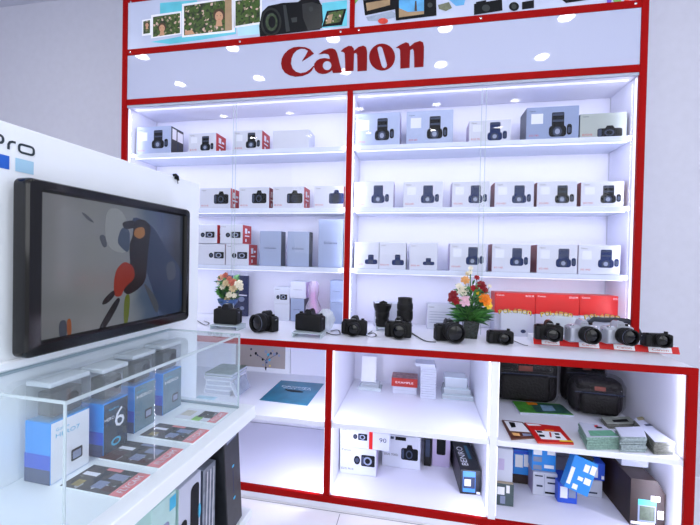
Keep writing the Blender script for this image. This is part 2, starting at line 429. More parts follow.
def face(q, cx, cy, r):
    pr(q, [(cx - r * .5, cy + r), (cx + r * .5, cy + r), (cx + r * .7, cy + r * 2.0), (cx - r * .7, cy + r * 2.1)], skin, 5)
    pr(q, [(cx + r * 1.2 * cos(a / 8 * pi), cy - r * .2 + r * 1.3 * sin(a / 8 * pi)) for a in range(16)], hairm, 5)
    pr(q, [(cx + r * .8 * cos(a / 8 * pi), cy + r * .1 + r * 1.05 * sin(a / 8 * pi)) for a in range(16)], skin, 6)
    for s_ in (-1, 1): pr(q, [(cx + s_ * r * .35 + .12 * r * cos(a / 3 * pi), cy - r * .05 + .08 * r * sin(a / 3 * pi)) for a in range(6)], hairm, 7)
    pr(q, [(cx - .25 * r, cy + .6 * r), (cx + .25 * r, cy + .6 * r), (cx, cy + .72 * r)], inkr, 7)
face(q, 219, 16, 5); face(q, 162, 28, 3.6); face(q, 147, 25, 2)
pr(q, [(185, 31), (192, 30), (195, 34), (185, 35)], skin, 5)
part('printed_portraits', q, bl)
q = MB()   # big camera with lens
pr(q, [(260, 36.5), (259, 26), (262, 12), (268, 6), (282, 3), (298, 2), (303, -2), (318, -2), (322, 6), (323, 22), (320, 29.5), (300, 32)], ink, 3)
pr(q, [(302, 4), (312, 2), (322, 5), (322, 28), (308, 30.5), (303, 18)], mat('print_charcoal', '14181a', .4, vary=.2, bscale=60), 4)
pr(q, disc(271, 22, 10.5, 14.5), mat('print_dark_green', '131a16', .3, vary=.2, bscale=60), 4)
pr(q, disc(271, 22, 8.4, 12), ink, 5); pr(q, disc(271.5, 22, 6, 9), mat('print_lens_green', '3c4a34', .2, vary=.3, bscale=60), 6)
pr(q, disc(272, 22, 3.6, 6), ink, 7)
pr(q, [(283, 5), (286, 5), (290, 31), (286, 32)], mat('print_ring', '2a3030', .3), 5)
pr(q, [(291, 18), (297, 17), (297, 22), (292, 22.5)], MATS['print_ring'], 5)
pr(q, disc(311, 9, 2.2, 2.6), MATS['print_ring'], 6)
pr(q, [(322, 3), (347, 0), (347, 26), (322, 28)], turq, 2)
pr(q, [(327, 11), (346.5, 8.5), (342, 25), (322, 27)], ink, 3)
pr(q, [(328.5, 12.5), (344, 10), (340, 22), (324.5, 24.5)], fol, 4); pr(q, [(329, 15), (333, 14), (331, 23), (326, 24)], tan, 5)
part('printed_camera', q, bl)
q = MB()
skyp = mat('print_sky', '5aa6dc', .35, vary=.2, bscale=18)
pr(q, [(352, -1), (360, -2), (355, 4), (352, 5)], mat('print_leaf', '6fae5a', .4), 2)
pr(q, [(363, 0), (394, -3), (396, 9), (365, 15.5)], ink, 2); pr(q, [(366, 3), (390, -1), (390, 5), (367, 11)], tan, 3)
pr(q, [(366, 17), (392, 11), (400, 16), (380, 21), (368, 21)], mat('print_steel', '9aa8c0', .4, vary=.1), 2)
pr(q, disc(383, 21, 5, 3), mat('print_tomato', 'd2402e', .4, vary=.15), 3)
pr(q, [(394, -4), (436, -8), (436.5, 15.5), (396, 20.5)], ink, 4)
pr(q, [(399, 0), (424, -3), (424, 13), (399, 17)], skyp, 5)
pr(q, [(399, 8), (408, 12), (424, 11), (424, 14), (399, 17.5)], tan, 6); pr(q, [(415, 1), (416.5, 1), (417, 11), (414.5, 11)], hairm, 6)
pr(q, disc(430, 5, 2.5, 2.5), MATS['print_ring'], 5)
pr(q, [(438, 5), (449, 2), (452, 8), (446, 11), (439, 9)], mat('print_moss', '6b7058', .4, vary=.3, bscale=40), 3)
pr(q, [(448, -1), (466, -4), (464, 5), (456, 6)], skyp, 2)
part('printed_products', q, br); q = MB()
pr(q, [(474, 4), (502, -1), (502.5, 10.5), (474, 15)], ink, 3); pr(q, [(476, 2), (486, 0), (487, 5), (476, 6)], ink, 4); pr(q, disc(486, 8, 4, 3.5), MATS['print_ring'], 5)
part('printed_camera', q, br); q = MB()
pr(q, disc(514, 6.5, 5, 4.5), ink, 3); pr(q, disc(514, 6.5, 2.6), MATS['print_ring'], 4)
part('printed_lens', q, br); q = MB()
pr(q, [(522, 2), (534, 0), (534, 8), (522, 9.5)], ink, 3); pr(q, [(560, -2), (584, -6), (586, 0), (566, 3)], ink, 3)
part('printed_accessories', q, br); q = MB()
pr(q, [(607, -2), (612, -2), (611, 3), (607, 4)], mat('print_violet', '6a52c8', .4), 3); pr(q, [(613, 0), (620, -2), (622, 3), (615, 4)], MATS['print_leaf'], 3); pr(q, disc(627, 1, 3, 2), MATS['print_tomato'], 4)
part('printed_fruit', q, br)
for p in list(bl.children) + list(br.children): p.matrix_local = Matrix.Identity(4)

# ================================================================== cartons
def icon(kind, x0, x1, z0, z1, dark=ink):
    """flat printed product picture"""
    q = MB(); L = .0005
    X = lambda u: x0 + u * (x1 - x0); Z = lambda v: z0 + v * (z1 - z0)
    def p(pts, m, lay): q.flat([(X(a), -L * lay, Z(b)) for a, b in pts], m)
    def rr(a, b, c, d, m, lay, r=.06): p(rrect(a, b, c, d, r), m, lay)
    if kind == 'tall':
        rr(.12, .66, .42, .97, dark, 1, .05); rr(.14, .64, .84, .93, inkm, 2, .01); rr(.14, .64, .6, .68, inkm, 2, .01)
        rr(0, .76, .02, .45, dark, 2, .14); p(disc(.37, .22, .2, .19), inkm, 3); p(disc(.37, .22, .11, .11), inkl, 4)
        rr(.78, 1, .08, .5, dark, 1, .1); rr(.82, .95, .15, .38, inkm, 2, .05)
    elif kind == 'wide':
        rr(0, 1, .05, .78, dark, 1, .12); p([(.3, .75), (.7, .75), (.62, 1), (.38, 1)], dark, 1)
        p(disc(.48, .4, .27, .36), ink, 2); p(disc(.48, .4, .2, .27), inkm, 3); p(disc(.48, .4, .13, .18), ink, 4); rr(.03, .17, .1, .72, inkm, 2, .08)
    elif kind == 'pair':
        p(disc(.16, .45, .15, .36), dark, 1); p(disc(.16, .45, .09, .2), inkm, 2)
        rr(.36, 1, .02, .95, dark, 1, .08); p(disc(.66, .47, .2, .34), inkl, 2); p(disc(.66, .47, .12, .22), ink, 3); rr(.4, .5, .15, .8, inkm, 2, .03)
    elif kind == 'small':
        rr(.25, .7, .4, 1, dark, 1, .08); rr(0, 1, 0, .5, dark, 2, .15); rr(.3, .66, .75, .88, inkm, 2, .02); p(disc(.47, .25, .2, .22), inkm, 3)
    return q
def carton_box(name, label, cat, x0, x1, y0, d, zb, zt, front=carton, side=cartside, top=None, group=None, ic=None, brand=True, model=None, darkic=ink, sideprint=None, rz=0, center=None, bigtext=None):
    w = x1 - x0; h = zt - zb
    o = thing(name, label, cat, ((x0 + x1) / 2, y0 + d / 2, zb), rz, group)
    part('carton', MB().box(-w / 2, w / 2, -d / 2, d / 2, .0004, h, front, .0016, sides={'-x': side, '+x': side, '+z': top or front}), o)
    f = -d / 2 - .0004
    if ic:
        k, a, b, c, e = ic     # fractions of the face
        part('printed_camera', icon(k, -w / 2 + a * w, -w / 2 + b * w, c * h, e * h, darkic), o, M=Matrix.Translation((0, f, 0)))
    if brand: text('Canon', ink if brand is True else brand, o, -w / 2 + .06 * w, -w / 2 + .06 * w + .026, h * .86, h * .86 + .0065, f)
    if model: text(model, inkr, o, -w / 2 + .06 * w, -w / 2 + .06 * w + min(.042, .3 * w), h * .13, h * .13 + .008, f, 'model_lettering')
    if model and ic and ic[0] == 'tall': part('sticker', MB().flat([(-w / 2 + .09 * w, f - .0002, .5 * h), (-w / 2 + .32 * w, f - .0002, .5 * h), (-w / 2 + .32 * w, f - .0002, .8 * h), (-w / 2 + .09 * w, f - .0002, .8 * h)], stickm), o, 'pale square sticker')
    if bigtext: text(bigtext, ink, o, -w * .26, w * .26, h * .49, h * .54, f, 'model_lettering')
    if sideprint:
        sx, s_ = (w / 2 + .0005, 1) if sideprint[0] == '+' else (-w / 2 - .0005, -1)
        q = MB()
        for (a, b, c, e, mm) in sideprint[1]:
            pts = [(sx, -d / 2 + a * d, c * h), (sx, -d / 2 + b * d, c * h), (sx, -d / 2 + b * d, e * h), (sx, -d / 2 + a * d, e * h)]
            q.flat(pts if s_ > 0 else pts[::-1], mm)
        part('side_print', q, o)
    return o
stickm = mat('sticker_white', 'd6daea', .4)
RP = ('+', [(.25, .5, .55, .82, inkw), (.58, .8, .6, .7, inkw), (.25, .75, .40, .46, inkw), (.3, .45, .12, .28, inkw)])
RPL = ('-', [(.2, .85, .55, .86, inkw)])
YF = .412
def ub(xl, xr, yt, ym, zs, **k):
    a = at(xl, ym, Y=YF).x; b = at(xr, ym, Y=YF).x; zt = at((xl + xr) / 2, yt, Y=YF).z
    ipx = k.pop('ipx', None)
    if ipx:
        kind, i0, i1, j0, j1 = ipx
        xa, xb = at(i0, ym, Y=YF).x, at(i1, ym, Y=YF).x; za, zb_ = at(i0, j1, Y=YF).z, at(i0, j0, Y=YF).z
        k['ic'] = (kind, (xa - a) / (b - a), (xb - a) / (b - a), max(.03, (za - zs) / (zt - zs)), (zb_ - zs) / (zt - zs))
    k.setdefault('d', .11); d = k.pop('d')
    return carton_box('camera_box', k.pop('label'), 'camera box', a, b, k.pop('yf', YF), d, k.pop('zb', zs), zt, **k)
G = 'boxed cameras on the lit shelves'
# top shelf, left bay
ub(136.5, 171, 126.5, 140, S1, label='large pale grey camera box with dark side, far left of the top shelf', front=mat('pale_blue_carton', 'a3b0d4', .3, vary=.03), side=mat('black_carton_side', '30323c', .4), ipx=('tall', 152, 168, 130, 149), d=.115, model='EOS',
   sideprint=('+', [(.1, .42, .55, .93, inkw), (.5, .95, .55, .9, inkw), (.5, .58, .05, .5, inkm)]), group=G)
ub(188.6, 216, 133, 142, S1, label='white camera box with bright red side beside the dark-sided box on the top left shelf', side=redside, ipx=('tall', 200.5, 213.5, 136, 151), sideprint=RP, model='EOS', group=G)
ub(233.5, 262, 130.5, 141, S1, label='white camera box with pinkish red side, middle of the top left shelf', side=redside, ipx=('tall', 246, 260, 132.5, 148.5), sideprint=RP, model='EOS', group=G)
ub(273, 309, 130, 140, S1, label='plain white box without a picture on the top left shelf, right of the red-sided boxes', side=carton, brand=False, group=G)
ub(330, 362, 128, 138, S1, label='plain white box half hidden behind the middle upright on the top shelf', side=carton, yf=.42, group=G) if False else None
# top shelf, right bay
ub(355, 400, 113, 130, S1, label='pale blue camera box at the left end of the top right shelf', front=MATS['pale_blue_carton'], ipx=('tall', 375, 394, 118, 141), model='EOS 5D', group=G)
ub(406.5, 453, 110.5, 128, S1, label='pale blue camera box second from the left on the top right shelf', front=MATS['pale_blue_carton'], ipx=('tall', 427, 447.5, 116, 139.5), model='EOS 6D', group=G)
ub(469, 511, 120, 130, S1, label='small white camera box in the middle of the top right shelf', ipx=('tall', 487.5, 507, 122, 141), model='EOS 7D', darkic=inkb, group=G)
ub(526.5, 579, 106.5, 122, S1, label='largest box of the top right shelf, steel blue with slate side and white sticker', front=cartsteel, side=cartsided, ipx=('tall', 549, 572, 112, 137.5), model='EOS 70D', d=.115, group=G)
ub(580, 627, 113, 125, S1, label='grey-green box with a lensless camera printed on it, right end of the top shelf', front=cartolive, side=cartsided, ipx=('wide', 597.5, 622.5, 126, 138.5), model='EOS', group=G)
# second shelf, left bay
sec = [(200, 230.5, ('wide', 214, 228.5, 191.5, 204.5), redside, 'leftmost on left bay second shelf', ink),
       (239, 269, ('wide', 252, 266.5, 190.5, 204), wine, 'second from left on left bay second shelf', ink),
       (272.8, 304, ('wide', 287, 302.5, 190.5, 204), redside, 'third from left on left bay second shelf', ink),
       (314, 343.5, ('wide', 329, 344, 190, 204.5), redside, 'left bay second shelf, touching the middle upright', inkb)]
for xl, xr, ic, sd, lb, dk in sec:
    ub(xl, xr, 188 - (xl - 200) * .02, 198, S2, label='white box with front-on camera picture, ' + lb, side=sd, ipx=ic, sideprint=RP, model='EOS', darkic=dk, group=G, **({'d': .09} if xl == 239 else {}))
# second shelf, right bay
for i, (xl, xr, i0, i1, sd) in enumerate(((354, 393.5, 371.5, 389, cartside), (403.5, 443, 421, 439, cartside), (452, 489.5, 468.5, 487, cartside), (494.6, 534, 512, 531, wine), (537, 577, 555, 574, wine), (581, 624, 600.5, 621, wine))):
    lb = ['at the left end of', 'second from the left on', 'third from the left on', 'third from the right on', 'second from the right on', 'at the right end of'][i]
    ub(xl, xr, 181.5, 194, S2, label='white camera box with zoom lens picture ' + lb + ' the second right shelf', side=sd, ipx=('tall', i0, i1, 185, 203.5), model=['EOS 600D', 'EOS 650D', 'EOS 700D', 'EOS 100D', 'EOS 1200D', 'EOS 750D'][i], darkic=inkb if i < 4 else ink, group=G)
# third shelf, left bay
zz = at(240, 244, Y=YF).z
for j, (xl, xr, yt, zb, ic, sd, lb) in enumerate((
    (190, 225, 244, S3, ('pair', 209, 224, 251, 257.5), carton, 'lower left box of the stack of four small boxes on the third left shelf'),
    (226, 249, 244, S3, ('pair', 232, 247.5, 251, 257.5), redside, 'lower right, red-sided box of the stack of four small boxes on the third left shelf'),
    (190, 217, 224.5, zz, ('pair', 200.5, 214.5, 231, 237.5), redside, 'upper left box of the stack of four small boxes on the third left shelf'),
    (220, 242.5, 224.5, zz, ('pair', 225.5, 240.5, 231, 237.5), redside, 'upper right, red-sided box of the stack of four small boxes on the third left shelf'))):
    zt = at((xl + xr) / 2, yt, Y=YF).z
    a, b = at(xl, 240, Y=YF).x, at(xr, 240, Y=YF).x; h = zt - zb
    f = lambda px_: (at(px_, 240, Y=YF).x - a) / (b - a)
    carton_box('camera_box', lb, 'camera box', a, b, YF, .11, zb + (.0006 if zb > S3 else 0), zt, side=sd, ic=(ic[0], f(ic[1]), f(ic[2]), .3, .64), sideprint=RP if sd is redside else None, model=None, group=G)
for (xl, xr, yt, lb, tx_) in ((259.7, 281, 231, 'left one of the pair of blue-grey boxes on the third left shelf', 'D-Series'), (287.3, 309, 231.5, 'right one of the pair of blue-grey boxes on the third left shelf', 'D-Series'), (318.3, 343, 219.5, 'taller blue-grey box on the third left shelf touching the middle upright', 'D-Series')):
    ub(xl, xr, yt, 248, S3, label=lb, front=cartgrey, side=cartsided, top=cartgrey, brand=False, bigtext=tx_, d=.07, group=G)
# third shelf, right bay
thr = [(354.3, 378.8, ('small', 365, 377.5, 254.5, 264), 'EOS M', carton, 'at the left end of the third right shelf'),
       (379.3, 406, ('small', 392, 404, 254.5, 265), 'EOS M', cartsided, 'second from the left on the third right shelf'),
       (409.5, 437.5, ('small', 423, 434.5, 258, 265), 'EOS M', cartside, 'third from the left on the third right shelf'),
       (449.8, 486.5, ('tall', 466, 483.5, 246.5, 265), 'EOS 60D', cartside, 'above the red and white bouquet on the third right shelf'),
       (492, 530.5, ('tall', 510, 528, 247.5, 266), 'EOS 1100D', wine, 'just right of the bouquet on the third right shelf'),
       (537, 577.5, ('tall', 556, 576, 248, 267.5), 'EOS 1300D', wine, 'second from the right on the third right shelf'),
       (578.5, 620.5, ('tall', 598, 619, 249, 268), 'EOS 1000D', cartside, 'at the right end of the third right shelf')]
for xl, xr, ic, md, sd, lb in thr:
    ub(xl, xr, 242 + (xl - 354) * .014, 256, S3, label='white camera box ' + lb, side=sd, ipx=ic, model=md, darkic=inkb, group=G)

# ---- behind the counter display, inside the lowest niche
ZC = .7805
def nbox(xl, xr, yt, yb, Y, d, zb=None, **k):
    a = at(xl, (yt + yb) / 2, Y=Y).x; b = at(xr, (yt + yb) / 2, Y=Y).x; zt = at((xl + xr) / 2, yt, Y=Y).z
    zb = at((xl + xr) / 2, yb, Y=Y).z if zb is None else zb
    return carton_box('camera_box', k.pop('label'), k.pop('cat', 'camera box'), a, b, Y, d, zb, zt, **k), zt
YN = .47
_, zt = nbox(274, 289.5, 304, 320, YN, .09, ZC, label='plain white small box standing on the counter under the box with the tiny camera picture', brand=False)
nbox(274, 289.5, 287.5, 304, YN, .09, zt + .0006, label='small white box with tiny camera picture, upper of the stack behind counter cameras', ic=('pair', .15, .85, .25, .6), side=cartside)
_, zt = nbox(290.5, 304, 298.5, 320, YN, .09, ZC, label='small blue-grey box on the counter under the topmost white box', front=cartgrey, side=cartsided, brand=False, bigtext='Speedlite')
nbox(289.8, 306, 281.5, 298.5, YN, .09, zt + .0006, label='white lidded box on top of the small blue-grey box behind the counter cameras', side=cartside, brand=False, bigtext='Canon')
_, zt = nbox(330, 343.5, 303, 325, YN, .09, ZC, label='lower blue-grey box on the counter behind the crumpled plastic beside the middle upright', front=cartgrey, side=cartsided, brand=False)
nbox(330, 343.5, 280.5, 303, YN, .09, zt + .0006, label='upper blue-grey box stacked beside the middle upright at counter level', front=cartgrey, side=cartsided, brand=False, bigtext='Canon')
nbox(374, 397, 303, 326, YN, .08, ZC, label='white lens box standing behind the wide black lens on the counter', brand=True, side=cartside)
b_, _ = nbox(427, 460, 304.5, 328, YN, .08, ZC, label='white box with lines of small print behind the camera left of the potted bouquet', side=cartside)
w_ = at(460, 315, Y=YN).x - at(427, 315, Y=YN).x
q = MB()
for k in range(5): q.flat([(-w_ / 2 + .012, -.0405, .035 + k * .014), (w_ / 2 - .03 - .01 * (k % 2), -.0405, .035 + k * .014), (w_ / 2 - .03 - .01 * (k % 2), -.0405, .0375 + k * .014), (-w_ / 2 + .012, -.0405, .0375 + k * .014)], inkl)
part('printed_lines', q, b_)
for i, (xl, xr) in enumerate(((494.6, 535), (535.6, 579), (579.6, 623.4))):
    yt = 293 + i * 1.4
    a, b = at(xl, 310, Y=YN).x, at(xr, 310, Y=YN).x; zt = at((xl + xr) / 2, yt, Y=YN).z; zm = at((xl + xr) / 2, yt + 20.5, Y=YN).z
    w = b - a; h = zt - ZC; hm = zm - ZC
    o = thing('camera_box', 'red-topped white box on the counter, ' + ['nearest the potted bouquet', 'middle one of the row of three', 'nearest the right upright'][i], 'camera box', ((a + b) / 2, YN + .05, ZC), 0, 'red and white boxes along the counter')
    part('carton', MB().box(-w / 2, w / 2, -.05, .05, .0004, hm, carton, .001), o)
    part('lid', MB().box(-w / 2 - .0008, w / 2 + .0008, -.051, .051, hm, h, redbox, .0015), o, 'bright red upper half')
    text('Canon', inkw, o, -w / 2 + .008, -w / 2 + .045, h - .016, h - .008, -.0516)
    text('EOS M', inkw, o, w / 2 - .045, w / 2 - .008, h - .018, h - .009, -.0516, 'model_lettering')

# ================================================================== cameras, lenses, flowers on the counter
AX = lambda x, y, z: Matrix.Translation((x, y, z)) @ Matrix.Rotation(pi / 2, 4, 'X')     # lathe axis towards -y
def dslr(label, loc, rz, w=.145, lens=.06, lr=.034, body=black, hump=True, group='cameras lined up on the counter', lensdark=black, s=1.0, compact=False):
    h = w * (.56 if compact else .66); d = w * .34
    o = thing('camera', label, 'camera', loc, rz, group)
    q = MB(); q.box(-w / 2, w / 2, -d / 2, d / 2, 0, h * .86, body, w * .06, seg=3)
    q.box(-w * .42, w * .42, -d * .42, d * .42, h * .8, h * .9, body, w * .03, seg=2)
    part('body', q, o)
    if not compact or True:
        part('grip', MB().box(-w / 2 - .001, -w * .30, -d / 2 - w * .10, -d / 2 + .012, .003, h * .8, rubber if body is black else body, w * .06, seg=3), o)
    if hump:
        q = MB(); q.prism([(-w * .16, h * .82), (w * .16, h * .82), (w * .12, h * 1.06), (w * .06, h * 1.16), (-w * .06, h * 1.16), (-w * .12, h * 1.06)], d * .95, body, Matrix.Translation((0, -d * .55, 0)))
        part('viewfinder_hump', q, o)
        part('hot_shoe', MB().box(-w * .05, w * .05, -.004, d * .35, h * 1.16, h * 1.185, chrome, .0005), o, 'metal hot shoe')
    part('mode_dial', MB().lathe([(w * .062, 0), (w * .066, .003), (w * .062, .009), (w * .03, .0095)], rubber, Matrix.Translation((w * .33, 0, h * .89)), 16), o)
    part('shutter_button', MB().lathe([(.007, 0), (.007, .004), (.004, .006)], chrome if body is not black else blacks, Matrix.Translation((-w * .39, -d * .35, h * .87)), 12), o)
    text('Canon', inkw if body is black else ink, o, -w * .1, w * .1, h * (.98 if hump else .70), h * (1.03 if hump else .75), -d * .56 if hump else -d / 2 - .0004)
    for sx in (-1, 1): part('strap_lug', MB().box(sx * w / 2 - .003, sx * w / 2 + .003, -.003, .003, h * .66, h * .74, chrome, .001), o, 'metal strap lug')
    if lens:
        cz = max(h * .44, lr * 1.08 + .001); cx = w * .06; L = lens
        lb = part('lens_barrel', MB().lathe([(lr * .98, 0), (lr, L * .18), (lr * .94, L * .2), (lr * .94, L * .3), (lr * 1.03, L * .34), (lr * 1.03, L * .72), (lr * .95, L * .76), (lr, L), (lr * .86, L), (lr * .80, L - .006)], lensdark, AX(cx, -d / 2, cz), 32, caps=False), o)
        part('zoom_ring', MB().lathe([(lr * 1.04, L * .4), (lr * 1.065, L * .42), (lr * 1.065, L * .64), (lr * 1.04, L * .66)], rubber, AX(cx, -d / 2, cz), 32, caps=False), lb)
        part('front_element', MB().lathe([(lr * .81, L - .009), (lr * .5, L - .006), (lr * .2, L - .0045), (.0005, L - .004)], lensgl, AX(cx, -d / 2, cz), 24), lb, 'dark shiny glass lens')
        part('lens_mark', MB().lathe([(lr * .955, L * .78), (lr * .965, L * .80), (lr * .97, L * .82)], inkl if lensdark is black else ink, AX(cx, -d / 2, cz), 32, caps=False), lb)
    return o
def cpos(x, y, z=.7805): v = at(x, y, Z=z); return v
def w_at(x0, x1, y, Y): return at(x1, y, Y=Y).x - at(x0, y, Y=Y).x
def put(px, yb, zb, dy, **k):
    """camera whose front foot is at photo pixel (px, yb) on a surface of height zb"""
    f = at(px, yb, Z=zb); return (at(px, yb, Y=f.y + dy * .55).x, f.y + dy, zb + .0006)
# low acrylic stands under some cameras
def stand_block(label, x0, x1, y0, y1, h, rz=0):
    o = thing('camera_stand', label, 'display stand', ((x0 + x1) / 2, (y0 + y1) / 2, ZC), rz)
    w, d = (x1 - x0) / 2, (y1 - y0) / 2
    part('plate', MB().box(-w, w, -d, d, h - .003, h, glassedge, .0005), o)
    for sx in (-1, 1): part('foot', MB().box(sx * (w - .004) - .002, sx * (w - .004) + .002, -d, d, .0004, h - .0035, glassedge), o)
    return o
H1 = .022
p = at(225.5, 325, Z=ZC + H1)
stand_block('low clear acrylic stand under the leftmost camera', p.x - .075, p.x + .075, p.y - .02, p.y + .07, H1)
dslr('black camera turned with its back to the viewer in front of the small rose bouquet', put(225.5, 325, ZC + H1, .03), radians(176), w=.132, lens=.03, lr=.028, s=1)
p = at(262, 333, Z=ZC)
dslr('black camera with lens turned to the lower left, second from left on counter', put(265, 333, ZC, .06), radians(-28), w=.128, lens=.062, lr=.042)
p = at(308.5, 332, Z=ZC + H1)
stand_block('low clear acrylic stand under the lensless camera in front of the small boxes', p.x - .07, p.x + .07, p.y - .03, p.y + .06, H1)
dslr('black camera seen from its flat back, standing on acrylic in front of the small boxes', put(308.5, 332, ZC + H1, .03), radians(170), w=.134, lens=.028, lr=.03)
p = at(353.5, 337.5, Z=ZC)
dslr('black camera facing forward right in front of the middle red upright', put(353.5, 337.5, ZC, .07), radians(-6), w=.118, lens=.05, lr=.030)
p = at(398, 340, Z=ZC)
dslr('black camera facing forward with the tall lens standing behind it', put(398, 340, ZC, .07), radians(-3), w=.122, lens=.052, lr=.033)
p = at(452, 344, Z=ZC)
dslr('black camera with wide lens turned right, just left of the flower pot', put(448.5, 344, ZC, .08), radians(16), w=.128, lens=.062, lr=.042)
p = at(502, 345, Z=ZC)
dslr('small flat black mirrorless camera alone between the flower pot and the red tag strip', put(501, 346, ZC, .06), radians(8), w=.112, lens=.035, lr=.026, hump=False, compact=True)
# tag strip platform at the right
a = at(534, 344.5, Z=ZC); b = at(687, 357, Z=ZC)
RAIL = thing('tag_strip', 'low sloping red and white lettered strip at the right end of the counter', 'price strip', (a.x, a.y + .005, ZC), math.atan2(b.y - a.y, b.x - a.x) * .55)
L_ = (b - a).length * .99; HR = .028
q = MB()
q.v += [Vector(v) for v in ((0, 0, .0006), (L_, 0, .0006), (0, .012, HR), (L_, .012, HR), (0, .12, HR), (L_, .12, HR), (0, .12, .0006), (L_, .12, .0006))]
q.f += [[0, 1, 3, 2], [2, 3, 5, 4], [4, 5, 7, 6], [6, 7, 1, 0], [0, 2, 4, 6], [1, 7, 5, 3]]; q.fm += [q.mi(redbox)] + [q.mi(paper)] * 5
part('strip_base', q, RAIL)
sl = math.atan2(HR, .012); nseg = 4
for k in range(nseg):
    u0 = (.06, .33, .57, .80)[k] * L_; u1 = u0 + (.13, .14, .14, .15)[k] * L_
    M_ = Matrix.Translation((u0, -.0006, .003)) @ Matrix.Rotation(-(pi / 2 - sl), 4, 'X')
    tg = part('tag', MB().box(0, u1 - u0, -.001, 0, .0, .022, inkw), RAIL, 'white tag with red lettering', M=M_)
    text('Canon', redbox, tg, .012, u1 - u0 - .012, .006, .015, -.0014)
for x, yb, w, bd, lb, rz_ in ((550, 342.5, .112, black, 'dark mirrorless camera on the left end of the red tag strip', -4), (583, 344.5, .124, whitecam, 'silver white camera with big black lens, left one of the pale pair', 12), (619.5, 346, .124, silver, 'pale silver camera with black lens nearest the right upright', 14)):
    dslr(lb, put(x, yb, ZC + HR, .055), radians(rz_), w=w, lens=.05, lr=.034 if bd is not black else .028, body=bd)
p = at(657, 348.5, Z=ZC + HR)
dslr('compact black camera outside the right upright at the very end of the counter', put(658.5, 348.5, ZC + HR, .035), radians(4), w=.108, lens=.022, lr=.028, hump=False, compact=True)
# lenses
p = at(382, 330, Z=ZC)
def lens_thing(label, loc, prof, group='loose lenses', ring=None):
    o = thing('camera_lens', label, 'lens', loc, 0, group)
    part('barrel', MB().lathe(prof, black, seg=32), o)
    for (z0, z1, r) in ring: part('focus_ring', MB().lathe([(r, z0), (r + .0015, z0 + .002), (r + .0015, z1 - .002), (r, z1)], rubber, seg=32, caps=False), o)
    return o
stand_block('small clear acrylic block under the flared black lens', p.x - .03, p.x + .03, p.y - .03, p.y + .03, .02)
o = lens_thing('black lens with flared petal hood standing on a clear block', (p.x, p.y, ZC + .021), [(.031, 0), (.033, .006), (.033, .045), (.036, .05), (.037, .07), (.036, .074), (.046, .10), (.047, .112), (.043, .112), (.035, .085), (.01, .083)], ring=[(.014, .036, .0335)])
q = MB()
for k in range(4):
    a0 = k * pi / 2; q.add([(.0475 * cos(a0 + t), .0475 * sin(a0 + t), .112) for t in (-.45, 0, .45)] + [(.0485 * cos(a0 + t), .0485 * sin(a0 + t), .112 + (.014 if t == 0 else .006)) for t in (.45, 0, -.45)], [[0, 1, 2, 3, 4, 5]], black)
part('hood_petals', q, o)
p = at(405, 330, Z=ZC); p.y = max(.3, p.y)
lens_thing('tall black telephoto lens standing upright behind a camera', (at(405, 315, Y=.36).x, .33, ZC + .0006), [(.032, 0), (.035, .006), (.035, .03), (.033, .034), (.033, .06), (.037, .066), (.0375, .15), (.035, .155), (.036, .175), (.032, .175), (.028, .168), (.005, .165)], ring=[(.07, .11, .038), (.118, .145, .038)])
# straps
def strap(label, pts, r=.004, flat=.35, m_=blacks, z=None):
    P = [at(x, y, Z=ZC + .003 + h) + Vector((0, 0, 0)) for x, y, h in pts]
    c = P[0]; S = []
    for i in range(len(P) - 1):   # smooth
        p0, p1, p2, p3 = P[max(i - 1, 0)], P[i], P[i + 1], P[min(i + 2, len(P) - 1)]
        for t in (0, .25, .5, .75): S.append(.5 * ((2 * p1) + (p2 - p0) * t + (2 * p0 - 5 * p1 + 4 * p2 - p3) * t * t + (3 * p1 - p0 - 3 * p2 + p3) * t ** 3) - c)
    S.append(P[-1] - c)
    o = part('camera_strap', MB().tube(S, r, m_, 8, flat)); o.location = c
    tag(o, label, 'strap', 'camera straps'); return o
strap('black strap curling on the counter between the flat-backed camera and the middle upright', [(323, 326, 0), (326, 332, 0), (333, 334.5, 0), (340, 334, 0), (338, 330, 0), (331, 331, 0)])
strap('short black strap knot on the counter in front of the flared lens', [(366, 335, 0), (370, 337, 0), (376, 336, 0), (374, 333, 0), (368, 334, 0), (372, 331, 0)], .003)
strap('black strap running from the middle camera towards the camera by the flower pot', [(412, 333, 0), (419, 337.5, 0), (426, 341, 0), (436, 342, 0)], .0045)
strap('black strap end lying beside the small mirrorless camera', [(512, 340, 0), (518, 342.5, 0), (524, 345, 0), (528, 345.5, 0)], .003)
strap('small dark strap end left of the leftmost camera on the counter', [(187, 317, 0), (196, 320, 0), (205, 325, 0), (209, 323, 0), (204, 321, 0)], .003)
# broad strap arched behind the pale cameras
c0 = Vector((at(612, 335, Y=.362).x, .362, ZC))
SP = lambda l: [at(x, y, Y=.362) - c0 for x, y in l]
q = MB(); q.tube(SP([(600, 344), (596, 336), (593, 328), (590, 322), (594, 319), (604, 320), (616, 320), (628, 321), (635, 326), (640, 335), (645, 343)]), .0035, mat('strap_webbing', '262b38', .6, vary=.15, bscale=120), 10, 3.4)
o = part('camera_strap', q); o.location = c0; tag(o, 'broad dark grey strap arching behind the pale silver camera', 'strap', 'camera straps')
